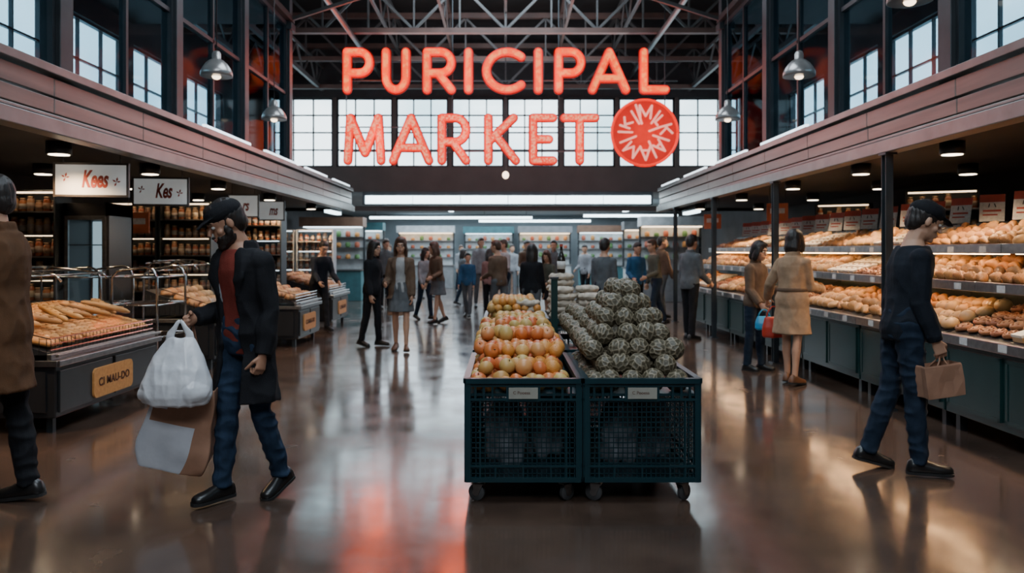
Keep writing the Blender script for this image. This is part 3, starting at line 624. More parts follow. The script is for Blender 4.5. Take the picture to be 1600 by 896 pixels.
def letters(s,z0,z1,face,wf,wc):
    for ch,(a,b) in s:
        x0=(a-790)*k;x1=(b-790)*k
        st=[[(x0+(x1-x0)*px,z0+(z1-z0)*pz) for px,pz in stroke] for stroke in GL[ch]]
        cs=MB()
        for p in st: ribbon(cs,p,wc,-.03,.04)
        c=cs.obj('letter',NEOR,sign)
        c['label']='neon letter %s'%ch
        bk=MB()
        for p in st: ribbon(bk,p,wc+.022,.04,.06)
        bk.obj('letter_halo',NEOHALO,c)  # wider emissive rim shaped as the neon halo, not a sign part
        fc=MB()
        for p in st: ribbon(fc,p,wf,-.055,-.03)
        fc.obj('neon_tube',face,c)
zz=lambda py:1.48+(393-py)*k
letters([('P',(542,577)),('U',(603,634)),('R',(667,705)),('I',(732,733)),('C',(760,818)),('I',(841,842)),('P',(873,908)),('A',(926,978)),('L',(1006,1040))],zz(140),zz(81),NEO1,.05,.078)
letters([('M',(543,595)),('A',(614,670)),('R',(690,728)),('K',(763,806)),('E',(833,864)),('T',(882,930))],zz(251),zz(184),NEOM,.046,.073)
r=MB()
for z in (zz(95),zz(125),zz(198),zz(236)): r.box((530-790)*k,(1060-790)*k,.07,.1,z-.012,z+.012)
r.obj('support_rail',DSTEEL,sign)
for i,x in enumerate((-3.3,-1.1,1.1,3.3)):
    c=MB(); c.cyl((x,.11,zz(240)),(x,.11,6.9),.012); c.obj('hanging_rod',DSTEEL,sign,True)
ex,ez=(1007-790)*k,zz(208)
d=MB(); n=48; vs=[(ex+.69*cos(2*pi*j/n),-.02,ez+.69*sin(2*pi*j/n)) for j in range(n)]+[(ex+.69*cos(2*pi*j/n),.06,ez+.69*sin(2*pi*j/n)) for j in range(n)]
d.add(vs,[tuple(range(n)),tuple(range(2*n-1,n-1,-1))]+[(j,j+n,(j+1)%n+n,(j+1)%n) for j in range(n)])
NEOD=mat('neon_disc_red',(.4,.015,.01),.4,em=(1.,.012,.0),es=.5)
disc=d.obj('emblem',NEOD,sign); disc['label']='round glowing red emblem disc'
rg=MB(); rg.tube([(ex+.68*cos(2*pi*j/40),-.03,ez+.68*sin(2*pi*j/40)) for j in range(41)],.026,ref=(0,1,0),n=8); rg.obj('neon_tube',NEOR,disc,True)
pt=MB()
EM=[('M',88,.3,.26,.3),('I',55,.1,.3,.24),('L',38,.12,.2,.3),('K',8,.2,.24,.32),('I',-18,.1,.34,.18),('A',-42,.24,.26,.3),('A',-88,.3,.28,.28),('M',-128,.3,.24,.32),('I',-158,.1,.34,.2),('I',178,.1,.28,.26),('K',152,.2,.2,.32),('I',122,.1,.3,.22),('I',108,.1,.4,.2),('I',20,.1,.22,.1),('I',-65,.1,.36,.2)]
for ch,an,wd_,ht,r0 in EM:
    a=math.radians(an); dr=V((cos(a),sin(a))); pr_=V((sin(a),-cos(a)))
    for st in GL[ch]:
        if ch=='I': st=[(.5,0),(.5,1)]
        ps=[]
        for px,pz in st:
            p=V((ex,ez))+dr*(r0+ht*pz)+pr_*((px-.5)*wd_*(.7+.3*pz)); ps.append((p.x,p.y))
        ribbon(pt,ps,.022,-.045,-.02)
pt.obj('emblem_mark',NEOP,disc)

# ---------------------------------------------------------------- pendant lamps
BULB=mat('bulb_warm',(1,.8,.6),.5,em=(1,.75,.5),es=5)
LAMPM=mat('lamp_metal',(.5,.47,.45),.28,.6)
def pendant():
    e=empty('pendant_lamp'); s=MB(); s.lathe([(.172,0),(.18,.0),(.178,.05),(.155,.1),(.12,.15),(.08,.185),(.05,.2),(.05,.26),(.035,.29),(.012,.3)],n=32)
    s.obj('lamp_shade',LAMPM,e,True); b=MB(); b.ell((0,0,.0),(.05,.05,.035)); b.obj('bulb',BULB,e,True)
    c=MB(); c.cyl((0,0,.29),(0,0,2.4),.007); c.obj('cord',BLKM,e,True); return e
pr=None
for x,y,z in ((-3.34,9.2,3.5),(3.39,9.2,3.5),(-3.43,11.8,3.43),(3.29,11.8,3.43),(3.4,6.7,3.58),(-3.4,6.1,3.6)):
    if pr is None: pr=pendant(); o=pr; o.location=(x,y,z)
    else: o=dup(pr,(x,y,z))
    tag(o,'dome shaped metal pendant lamp hanging on a cord','lamp','pendant dome lamps')
e=tag(empty('pendant_bulb',(0,SY+.3,2.98)),'small bare glowing bulb on a cord below the sign','lamp'); m=MB(); m.ell((0,0,.1),(.07,.07,.08)); m.obj('bulb',BULB,e,True); m=MB(); m.cyl((0,0,.16),(0,0,3.0),.008); m.obj('cord',BLKM,e)

# ---------------------------------------------------------------- crates
def caster(parent,x,y,rz):
    m=MB(); m.box(-.035,.035,-.035,.035,.118,.13); m.cyl((0,0,.1),(0,0,.12),.022)
    for q in (-1,1):
        a=[(q*.024,-.03,.108),(q*.024,.035,.108),(q*.024,.03,.045),(q*.024,.0,.042)]; b=[(q*.02,p[1],p[2]) for p in a]
        m.add(a+b,[(0,1,2,3),(7,6,5,4),(0,4,5,1),(1,5,6,2),(2,6,7,3),(3,7,4,0)])
    m.box(-.024,.024,-.03,.035,.1,.108)
    o=m.obj('caster',STEEL,parent,loc=(x,y,0),rot=(0,0,rz)); w=MB(); w.tube([(-.014,.018,.05),(-.01,.018,.05),(.01,.018,.05),(.014,.018,.05)],[.044,.05,.05,.044],ref=(0,0,1),n=24); wo=w.obj('wheel',RUBBER,o); auto(wo)
    h=MB(); h.cyl((-.018,.018,.05),(.018,.018,.05),.022,n=14); h.obj('hub',STEEL,o); return o
LPL=mat('label_plate',(.34,.33,.28),.5)
def crate(w=.675,d=1.2):
    e=empty('crate'); m=MB(); z0,z1=.128,.736
    m.box(0,w,0,d,z0,z0+.02); m.box(.015,w-.015,.015,d-.015,.63,.645)
    def wall(L,put,g):
        put(0,L,z1-.03,z1,-.014,.025); put(0,L,z1-.05,z1-.04,-.005,.02)
        put(0,L,z1-.04,z1-.03,.0,.016); put(0,L,z0,z0+.028,-.006,.02); put(0,L,.215,.228,-.006,.018); put(0,L,.605,.617,-.006,.018)
        for a in (0,L-.03): put(a,a+.03,z0,z1,-.008,.022)
        for a in (.08,L-.09): put(a,a+.01,z0,.61,-.004,.018)
        if g<.04:
            for a in (.17,L/2-.005,L-.18): put(a,a+.01,z0,.225,-.004,.016)
            for a in (.05,.1,.15,.51,.56,.61): put(a,a+.014,.61,z1-.04,.0,.012)
            put(L/2-.1,L/2+.1,.6,z1-.04,-.004,.012)
        x=.03
        while x<L-.03: put(x,x+.0055,z0,.61,.004,.012); x+=g
        z=.175
        while z<.6: put(.03,L-.03,z,z+.0055,.004,.012); z+=.03
    wall(w,lambda a,b,c,dd,p,q:m.box(a,b,p,q,c,dd),.0275)
    wall(w,lambda a,b,c,dd,p,q:m.box(a,b,d-q,d-p,c,dd),.0275)
    wall(d,lambda a,b,c,dd,p,q:m.box(p,q,a,b,c,dd),.05)
    wall(d,lambda a,b,c,dd,p,q:m.box(w-q,w-p,a,b,c,dd),.05)
    m.obj('body',TEAL,e)
    for x,y,rz in ((.08,.07,1.2),(w-.09,.07,-.9),(.07,d-.08,.2),(w-.07,d-.08,1.2)): caster(e,x,y,rz)
    l=MB(); l.box(w/2-.085,w/2+.085,-.012,-.004,.618,.683); lo=l.obj('label_plate',LPL,e); text('C Pooesa',.026,INK,lo,(w/2-.01,-.0125,.653),(pi/2,0,0),ext=.0005)
    return e
cr=crate(); xl,xr=-.234,.462
rows=[(4.66,xl),(4.66,xr),(6.0,xl),(6.0,xr),(8.8,xl),(8.8,xr)]
for i,(y,x) in enumerate(rows):
    o=cr if i==0 else dup(cr)
    o.location=(x,y,0); tag(o,'dark teal slatted plastic crate on casters, heaped with '+('fruit' if x<0 else 'netted fruit' if y<8 else 'paper bags'),'crate','rolling produce crates')
sk=MB(); sk.rings([(V((0,0,0)),.1,.1),(V((0,0,.03)),.12,.12),(V((0,0,.15)),.125,.13),(V((0,0,.24)),.11,.11),(V((0,0,.3)),.06,.06)])
sp=remesh(sk,'sack',mat('sack_white',(.42,.42,.46),.7,ns=14,bump=.5,bs=20,c2=(.06,.06,.07)),None,.015,1,wr=.022)
for i,(x,y,z) in enumerate([(.0,5.05,.15),(.26,5.2,.15),(.72,5.08,.15),(.96,5.25,.15)]):
    o=sp if i==0 else dup(sp)
    o.location=(x,y,z); o.rotation_euler=(0,0,i*1.3); o.scale=(.92,.92,1.25); tag(o,'white crumpled sack stored inside a crate','sack','sacks inside crates')

APR=mat('apple_skin',(.58,.14,.03),.38,c2=(.62,.26,.07),ns=14,rand=[(.46,.055,.018),(.6,.14,.03),(.64,.26,.07),(.54,.09,.03),(.64,.34,.13)])
APT=mat('russet_skin',(.55,.34,.1),.45,c2=(.4,.2,.055),ns=16,rand=[(.55,.38,.11),(.44,.22,.06),(.58,.43,.15),(.46,.33,.09),(.56,.28,.08)])
ORG=mat('orange_peel',(.66,.27,.05),.45,ns=10,bump=.3,bs=120,rand=[(.64,.3,.07),(.6,.22,.04),(.66,.4,.13)])
STEM=mat('fruit_stem',(.07,.045,.02),.7)
def apple(name,m,r,sq=.9,tp=.04,dm=.2):
    a=MB(); n=24;k=18; prof=[]
    for i in range(k+1):
        t=pi*i/k; rr=sin(t)*(1+tp*cos(t)); z=cos(t)*sq
        if t<.5: z-= dm*(1-t/.5)**1.5
        if t>pi-.4: z+=.1*(1-(pi-t)/.4)**1.5
        prof.append((max(rr,.001)*r,z*r))
    a.lathe(prof,n=n); o=a.obj(name,m,None,True)
    s=MB(); s.tube([(0,0,r*.6),(0.002,0,r*.82),(.005,0,r*.97)],[.003,.0025,.0032],n=6); s.obj('stem',STEM,o); return o
pa=apple('apple',APR,.0505); pt_=apple('russet_apple',APT,.052,.9,0,.16); po=apple('orange',ORG,.049,.97,0,.05)
def knob(seed):
    rr=random.Random(seed); bm=bmesh.new(); bmesh.ops.create_icosphere(bm,subdivisions=5,radius=1)
    N=44; pts=[]
    for i in range(N):
        z=1-2*(i+.5)/N; t=i*2.39996; q=math.sqrt(1-z*z); pts.append(V((q*cos(t)+rr.uniform(-.2,.2),q*sin(t)+rr.uniform(-.2,.2),z+rr.uniform(-.12,.12))).normalized())
    vals=[]; kd=kdtree.KDTree(N)
    for i,p in enumerate(pts): kd.insert(V((p.x,p.y,p.z*.55)),i)
    kd.balance()
    for v in bm.verts:
        q=v.co+noise.noise_vector(v.co*3)*.12; q.normalize(); q=V((q.x,q.y,q.z*.55))
        a=kd.find_n(q,2); d=a[1][2]-a[0][2]; rid=max(0,1-d/.12); vals.append(min(1,max(0,rid*.85+.3*noise.noise(v.co*11))))
        v.co*=.0645*(1+.05*rid-.035*(1-rid)*min(1,d/.2)+.03*noise.noise(v.co*4)+.01*noise.noise(v.co*18))
    me=bpy.data.meshes.new('netted_fruit'); bm.to_mesh(me); bm.free()
    ca=me.color_attributes.new('ridge','FLOAT_COLOR','POINT')
    for i,x in enumerate(vals): ca.data[i].color=(x,x,x,1)
    for p in me.polygons:p.use_smooth=True
    return me
KM=bpy.data.materials.new('netted_rind'); KM.use_nodes=True; nt=KM.node_tree; b=nt.nodes['Principled BSDF']; at=nt.nodes.new('ShaderNodeAttribute'); at.attribute_name='ridge'
rp=nt.nodes.new('ShaderNodeValToRGB'); rp.color_ramp.elements[0].color=(.062,.052,.03,1); rp.color_ramp.elements[1].color=(.3,.25,.17,1); rp.color_ramp.elements[1].position=.95
nt.links.new(at.outputs['Fac'],rp.inputs[0]); nt.links.new(rp.outputs[0],b.inputs['Base Color']); b.inputs['Roughness'].default_value=.5
kms=[knob(i) for i in range(4)]
for m_ in kms: m_.materials.append(KM)
LAB={'apple':'shiny red-orange apple in the heaped crate','russet_apple':'round yellow-tan russet apple in the heaped crate','orange':'pale orange citrus fruit in the heaped crate','netted_fruit':'knobbly netted grey-green fruit in a pyramid pile'}
def pile(x0,x1,y0,y1,z0,h,d,protos,grp,ph=.78,jit=.006):
    k=0
    while k<9:
        z=z0+d/2+k*d*ph*.92; o=(k%2)*d/2; nx=int((x1-x0-o)/d); ny=int((y1-y0-o)/d)
        if nx<1: break
        for i in range(nx):
            for j in range(ny):
                x=x0+o+d*(i+.5)+(d*.25*(1 if j%2 else -1) if 0<i<nx-1 else 0); y=y0+o+d*(j+.5); hh=h(x,y)
                if z<=hh+d*.35 and hh<z+d*1.9:
                    pr_=protos(x,y,z)
                    if isinstance(pr_,bpy.types.Mesh):
                        ob=bpy.data.objects.new('netted_fruit',pr_); COL.objects.link(ob)
                    else: ob=dup(pr_)
                    ob.location=(x+R.uniform(-jit,jit),y+R.uniform(-jit,jit),z+R.uniform(-jit,jit)*.6); ob.rotation_euler=(R.uniform(-1.2,1.2),R.uniform(-1.2,1.2),R.uniform(0,6.28))
                    s_=R.uniform(.9,1.08); ob.scale=(s_,s_,s_)
                    nm=ob.name.split('.')[0]; tag(ob,LAB.get(nm),'apple' if 'apple' in nm else nm if nm!='netted_fruit' else 'fruit',grp)
        k+=1
def protoL(x,y,z):
    t=y+R.uniform(-.2,.2)
    if t<4.92: return pt_ if R.random()<.8 else po
    if t<5.6: return pa if R.random()<.8 else po
    return R.choice([pt_,pt_,pa,po])
hl_=lambda x,y:.70+.2*min(1,(y-4.66)/.85)*max(0,min(1,(x+.3)/.2))
pile(-.215,.43,4.69,5.83,.645,hl_,.1,protoL,'fruit heaped in the crates',jit=.013)
pile(-.215,.43,6.05,7.15,.645,lambda x,y:.91-.2*abs(x-.12),.1,lambda *a:R.choice([pt_,pt_,pa,po]),'fruit heaped in the crates',jit=.013)
pile(-.205,.43,8.85,9.8,.645,lambda x,y:.95-.35*abs(x-.1),.1,lambda *a:R.choice([po,po,pt_]),'fruit heaped in the crates')
hk=lambda x,y:.74+min(.48,max(0,.54*(1-abs(x-.80)/.36)),max(0,(y-4.7)*1.2),max(0,(5.95-y)*1.3))
pile(.475,1.13,4.69,5.84,.645,hk,.122,lambda *a:R.choice(kms),'knobbly fruit pyramid',jit=.012)
pile(.475,1.13,6.04,7.18,.645,lambda x,y:.97-.5*abs(x-.6),.122,lambda *a:R.choice(kms),'knobbly fruit pyramid',jit=.012)
for p_ in (pa,pt_,po):
    for c in list(p_.children): bpy.data.objects.remove(c)
    bpy.data.objects.remove(p_)
m=MB(); m.rings([(V((0,0,0)),.09,.06),(V((0,0,.006)),.125,.095),(V((0,0,.035)),.15,.12),(V((0,0,.06)),.13,.1),(V((0,0,.07)),.08,.06)],n=28)
fb=remesh(m,'flour_bag',mat('bag_cream',(.55,.47,.37),.7,ns=8,bump=.4,bs=25),None,.01,1,wr=.01,wf=(14,14,10)); first=True
for i,(cx,cy) in enumerate([(.25,8.98),(.64,8.99),(.96,8.98),(.65,9.3),(.95,9.3),(.65,9.62)]):
    for j in range([4,6,5,8,6,7][i]):
        o=fb if first else dup(fb); first=False
        o.location=(cx+R.uniform(-.015,.015),cy+R.uniform(-.015,.015),.648+j*.072); o.rotation_euler=(0,0,R.uniform(-.4,.4)); tag(o,'cream paper flour bag lying in a stack','paper bag','stacked cream paper bags')
e=tag(empty('sign_post',(.455,7.45,0)),'dark green square post with base standing between crates','post'); m=MB(); m.box(-.03,.03,-.03,.03,.02,1.22); m.box(-.12,.12,-.12,.12,0,.02); m.obj('post',GREEN,e); m=MB(); m.box(-.04,.04,-.04,.04,1.22,1.24); m.obj('post_cap',DSTEEL,e)
e=tag(empty('bottle',(.65,9.3,1.225)),'dark glass bottle with pale label standing on paper bags','bottle'); m=MB(); m.lathe([(.045,0),(.048,.02),(.048,.17),(.03,.22),(.016,.26),(.016,.32),(.018,.325)]); m.obj('body',mat('bottle_glass',(.02,.015,.01),.15),e,True); m=MB(); m.lathe([(.0495,.05),(.0495,.14)]); m.obj('bottle_label',PAPER,e,True); m=MB(); m.lathe([(.019,.31),(.019,.34)]); m.obj('bottle_cap',INKR,e)

# ---------------------------------------------------------------- pastries
CROI=mat('croissant_crust',(.5,.22,.07),.45,c2=(.32,.12,.035),ns=16,bump=.3,bs=60,rand=[(.45,.18,.055),(.6,.32,.12),(.36,.13,.04)])
BUNM=mat('bun_crust',(.55,.28,.09),.4,c2=(.4,.17,.05),ns=9,rand=[(.6,.36,.16),(.44,.2,.06),(.64,.44,.24)])
COOK=mat('cookie_dark',(.24,.07,.03),.5,c2=(.36,.14,.045),ns=20,bump=.4,bs=50,rand=[(.22,.06,.025),(.4,.16,.06),(.3,.1,.035)])
ICE=mat('icing_white',(.8,.7,.58),.4,ns=10); BREAD=mat('baguette_crust',(.56,.25,.07),.45,c2=(.36,.13,.035),ns=12,bump=.3,bs=30,rand=[(.56,.26,.07),(.46,.17,.045),(.62,.35,.13)])
m=MB(); pts=[];rd=[]
for i in range(15):
    t=(i/14-.5)*2.2; pts.append((.062*sin(t),.05*(1-cos(t)),.026)); u=abs(i/14-.5)*2; rd.append((.031*(1-u**1.8)+.006)*(1.1 if i%2 else .92))
m.tube(pts,rd,ref=(0,0,1),n=12); c_o=m.obj('croissant',CROI,None,True)
m=MB(); m.lathe([(.03,0),(.052,.004),(.064,.02),(.06,.04),(.042,.055),(.02,.061),(.002,.062)],n=18); m.box(-.035,.035,-.004,.004,.05,.063); b_o=m.obj('bread_roll',BUNM,None,True)
m=MB(); m.lathe([(.04,0),(.055,.006),(.058,.02),(.05,.03),(.03,.026),(.012,.036),(.002,.037)],n=16)
for i in range(6): m.ell((.038*cos(i*1.05),.038*sin(i*1.05),.03),(.009,.009,.007),n=6,k=4)
k_o=m.obj('cookie',COOK,None,True)
m=MB(); m.box(-.058,.058,-.034,.034,0,.03,0); m.box(-.06,.06,-.036,.036,.03,.045,1); m.ell((.02,0,.045),(.012,.01,.008),n=8,k=5,m=0); d_o=m.obj('cake_slice',[BUNM,ICE],None)
for o,l in ((c_o,'golden crescent croissant on the bakery tray'),(b_o,'round golden bread roll on the bakery tray'),(k_o,'dark brown nut cookie on the bakery tray'),(d_o,'iced rectangular cake slice on the bakery tray')):
    tag(o,l,o.name.replace('_',' '))
TR=((3.72,.8,4.35,1.0),(3.98,1.19,4.6,1.38),(4.2,1.51,4.82,1.69))
def counter(L=1.6):
    e=empty('display_counter'); m=MB(); m.box(3.7,4.75,.01,L-.01,.14,.74); m.obj('base',GREEN,e,bevel=.008)
    for i in range(2):
        p=MB(); y0=.05+i*(L/2-.02); y1=y0+L/2-.08; p.box(3.685,3.7,y0,y1,.2,.68); p.box(3.68,3.69,y0,y0+.03,.2,.68); p.box(3.68,3.69,y1-.03,y1,.2,.68); p.box(3.68,3.69,y0,y1,.65,.68); p.box(3.68,3.69,y0,y1,.2,.23); p.obj('door_panel',GREEN,e)
    for y in (.1,L-.1):
        for x in (3.78,4.65): q=MB(); q.box(x-.03,x+.03,y-.03,y+.03,0,.14); q.obj('leg',BLKM,e)
    q=MB(); q.box(3.65,3.72,0,L,.72,.8); q.obj('counter_edge',STEEL,e,bevel=.006)
    for i,(x0,z0,x1,z1) in enumerate(TR):
        q=MB(); q.prism([(x0,z0-.03),(x1,z1-.03),(x1,z1),(x0,z0)],.01,L-.01); q.obj('shelf',BLKM,e)
        if i:
            q=MB(); q.box(x0-.03,x0,0,L,z0-.05,z0+.035); q.obj('shelf_edge',STEEL,e,bevel=.004)
        for j in range(3):
            q=MB(); yy=.2+j*.5; xx=x0-.034 if i else 3.646; zb=z0-.04 if i else .735; q.box(xx,xx+.004,yy,yy+.1,zb,zb+.055); q.obj('price_tag',PAPER,e)
    q=MB(); q.box(4.85,4.88,0,L,.74,1.74); q.obj('back_panel',BLKM,e)
    q=MB(); q.box(4.75,4.95,0,L,1.73,1.76); q.obj('top_shelf',DSTEEL,e)
    for y in (0.0,L-.03):
        q=MB(); q.prism([(3.75,.74),(4.85,.74),(4.85,1.73),(4.75,1.73)],y,y+.012); q.obj('divider',GLASS,e)
    return e
LED=mat('led_strip',(1,.85,.65),.5,em=(1,.7,.4),es=9); LEDFILL=mat('shelf_fill_strip',(1,.85,.65),.5,em=(1,.7,.42),es=3.8)
ct=counter(); NU=7; kinds=[c_o,b_o,d_o,k_o]
lay=[[(2,3),(0,0),(1,1)],[(1,0),(0,1),(0,0)],[(0,1),(3,2),(2,1)],[(3,0),(1,1),(0,2)],[(0,0),(2,1),(1,3)],[(1,3),(0,0),(2,1)],[(2,0),(1,1),(0,3)]]
for u in range(NU):
    y0=5.1+u*1.61; o=ct if u==0 else dup(ct); o.location=(0,y0,0); tag(o,'dark green bakery display counter with three sloped pastry shelves','counter','bakery display counters')
    for ti,(x0,z0,x1,z1) in enumerate(TR):
        sl=math.atan2(z1-z0,x1-x0)
        for i in range(4):
            for j in range(10):
                kd_=kinds[lay[u][ti][0 if j<5 else 1]]; t=(i+.5)/4.15
                x=x0+.01+(x1-x0)*t; z=z0+(z1-z0)*t+.008; y=y0+.1+j*.155+R.uniform(-.012,.012)
                n=kd_.copy(); COL.objects.link(n); n.location=(x,y,z); n.rotation_euler=(0,-sl,0) if kd_ is d_o else (0,-sl,R.uniform(-.5,.5)+(pi/2 if kd_ is c_o else 0))
                s_=R.uniform(1.05,1.25); n.scale=(s_,s_,s_*R.uniform(1.,1.5)) if kd_ is not d_o else (1.1,1.7,1.3); n['group']='pastries on the bakery shelves'
        if ti<2:
            xx,zz_=((4.05,1.145),(4.27,1.465))[ti]
            l=MB(); l.box(xx-.012,xx+.012,.05,1.55,zz_-.012,zz_); l.obj('shelf_light',LED,o)
for o in kinds: bpy.data.objects.remove(o)
CRED=mat('card_red',(.5,.07,.04),.6)
def pcard():
    e=empty('price_card'); m=MB(); m.box(-.11,.11,-.004,.004,.02,.3); b=m.obj('card',PAPER,e,rot=(-.25,0,0)); m=MB(); m.box(-.11,.11,-.0055,.0,.22,.3); m.box(-.08,.08,-.0055,0,.12,.14); m.box(-.08,.05,-.0055,0,.08,.095); m.obj('print',CRED,b); m=MB(); m.cyl((-.08,.09,0),(-.02,.03,.2),.005); m.cyl((.08,.09,0),(.02,.03,.2),.005); m.box(-.11,.11,-.01,.1,0,.006); m.obj('easel',BLKM,e); return e
pc=pcard(); i=0
for u in range(NU):
    for q in range(3):
        o=pc if i==0 else dup(pc); i+=1; o.location=(4.85,5.3+u*1.61+q*.52,1.76); o.rotation_euler=(0,0,-.85+.15*(q-1)); tag(o,'white price card with red header on a small easel','price card','price cards on the top shelf')

# ---------------------------------------------------------------- left stands
SPAN=mat('stand_panel',(.04,.039,.039),.3)
def stand(y0,y1,x1=-3.6,w=1.3,zt=.64,sign_=True,rack=True,label=''):
    e=tag(empty('market_stand',(x1,y0,0)),label,'stand'); L=y1-y0
    m=MB(); m.box(-w,-.03,.02,L-.02,.13,zt-.08); m.obj('base',BLKM,e,bevel=.01)
    for a,b in ((.06,L/2-.03),(L/2+.03,L-.06)):
        m=MB(); m.box(-.03,-.012,a,b,.17,zt-.13); m.obj('panel',SPAN,e,bevel=.004)
    m=MB(); m.box(-w+.06,-.1,.002,.02,.18,zt-.13); m.obj('panel',BLKM,e)
    m=MB(); m.box(-.06,.02,0,L,zt-.09,zt-.04); m.box(-w,.0,-.01,.03,zt-.09,zt-.04); m.box(-.09,-.05,0,L,zt-.04,zt+.01); m.box(-.02,.01,0,L,zt-.015,zt+.01); m.obj('rim',STEEL,e,bevel=.006)
    for x in (-.12,-w+.12):
        for y in (.12,L-.12): m=MB(); m.box(x-.025,x+.025,y-.025,y+.025,.0,.13); m.obj('leg',DSTEEL,e)
    t=MB(); t.prism([(-.1,zt),(-.1,zt+.02),(-w+.1,zt+.32),(-w+.1,zt)],.03,L-.03); t.obj('tray',BLKM,e)
    g=MB()
    for i in range(int(L/.06)): y=.03+i*.06; g.cyl((-.07,y,zt),(-.07,y,zt+.13),.003,n=5)
    for z in (zt+.04,zt+.085,zt+.13): g.cyl((-.07,.02,z),(-.07,L-.02,z),.0045,n=6)
    for i in range(int(w/.06)-2): g.cyl((-.1-i*.06,.02,zt),(-.1-i*.06,.02,zt+.13+i*.01),.003,n=5)
    g.tube([(-.07,.02,zt+.13),(-w+.1,.02,zt+.4)],.0045,n=6); g.obj('wire_guard',CHROME,e)
    if rack:
        r=MB()
        for y in (.1,L/2,L-.1): r.tube([(-w+.12,y,zt),(-w+.12,y,zt+.62),(-w+.2,y,zt+.68),(-.55,y,zt+.62),(-.5,y,zt+.56)],.011,ref=(0,1,0),n=8)
        for x,z in ((-w+.12,zt+.55),(-.55,zt+.62),(-w+.2,zt+.68),(-.9,zt+.65)): r.cyl((x,.05,z),(x,L-.05,z),.009,n=8)
        r.obj('rack',CHROME,e,True)
        g=MB(); g.prism([(-.5,zt+.56),(-w+.2,zt+.69),(-w+.2,zt+.698),(-.5,zt+.568)],.1,L-.1); g.prism([(-.5,zt+.56),(-.49,zt+.56),(-.07,zt+.15),(-.08,zt+.15)],.1,L-.1); g.obj('glass_top',GLASS,e)
    if sign_:
        a,b=(.56,1.28) if L>1.6 else (.25,L-.4)
        s=MB(); n=10; pts=[]
        zc,hz,rr=zt-.32,.13,.05
        for cx,cz,a0 in ((b-rr,zc+hz-rr,0),(a+rr,zc+hz-rr,90),(a+rr,zc-hz+rr,180),(b-rr,zc-hz+rr,270)):
            for q in range(5): an=math.radians(a0+q*22.5); pts.append((cx+rr*cos(an),cz+rr*sin(an)))
        nn=len(pts); s.add([(-.012,p,z) for p,z in pts]+[(.006,p,z) for p,z in pts],[tuple(range(nn)),tuple(range(2*nn-1,nn-1,-1))]+[(i,i+nn,(i+1)%nn+nn,(i+1)%nn) for i in range(nn)])
        so=s.obj('sign_board',WOODS,e); text('CI MAU-DO',.1,INK,so,(.009,(a+b)/2,zt-.32),(pi/2,0,pi/2),bold=.001,sp=1.1)
    return e
m=MB(); m.tube([(-.2,0,.03),(-.17,0,.032),(-.08,0,.035),(.08,0,.035),(.17,0,.032),(.2,0,.03)],[(.01,.008),(.026,.022),(.035,.03),(.035,.03),(.026,.022),(.01,.008)],ref=(0,1,0),n=12)
for i in range(5): m.tube([(-.13+i*.06,-.02,.062),(-.10+i*.06,.02,.062)],.006,n=5)
bg=m.obj('baguette',BREAD,None,True); first=True
stand(6.4,8.3,label='black bread stand with wooden sign, wire guard and chrome rack')
sl=math.atan2(.3,1.1)
for i in range(20):
    for j in range(2):
        o=bg if first else dup(bg); first=False; t=.16+.45*j; x=-3.7-1.1*t; o.location=(x-.06,6.5+i*.09,.66+.3*t+.028); o.rotation_euler=(R.uniform(-.1,.1),sl,R.uniform(-.2,.2)); o.scale=(1.15,1.05,1.05); tag(o,'golden crusty baguette lying on the sloped tray','baguette','baguettes on the bread stand')
for i in range(11):
    o=dup(bg); o.location=(-4.12+R.uniform(-.15,.1),6.6+i*.155,.66+.13+.1); o.rotation_euler=(0,sl,R.uniform(-.7,.7)); tag(o,'golden crusty baguette lying on the sloped tray','baguette','baguettes on the bread stand')
LOAFM=mat('loaf_crust',(.42,.19,.07),.5,ns=8,rand=[(.48,.21,.08),(.6,.38,.19),(.34,.12,.05)])
m=MB(); m.lathe([(.05,0),(.07,.01),(.078,.035),(.06,.07),(.03,.085),(.002,.088)],n=16); m.box(-.04,.04,-.004,.004,.07,.088); lf=m.obj('bread_loaf',LOAFM,None,True); fl=True
for y0,y1,x1,w_,lab in ((9.9,11.3,-3.6,1.0,'black produce stand with chrome rack and round loaves'),(12.2,13.6,-3.15,1.2,'black produce stand with wooden sign near a vendor'),(15.2,16.8,-3.3,1.2,'dark market stand heaped with loaves')):
    stand(y0,y1,x1=x1,w=w_,zt=.68,sign_=True,rack=y0<12,label=lab)
    slw=math.atan2(.3,w_-.2)
    for i in range(int((y1-y0-.15)/.16)):
        for j in range(int((w_-.25)/.155)):
            o=lf if fl else dup(lf); fl=False; t=.05+j*.16; o.location=(x1-.14-t,y0+.12+i*.165,.68+.03+.3*t/(w_-.2)); o.rotation_euler=(0,slw,R.uniform(0,3)); s_=R.uniform(.9,1.05); o.scale=(s_,s_,s_*1.2); tag(o,'round crusty bread loaf on a market stand','bread','round loaves on market stands')
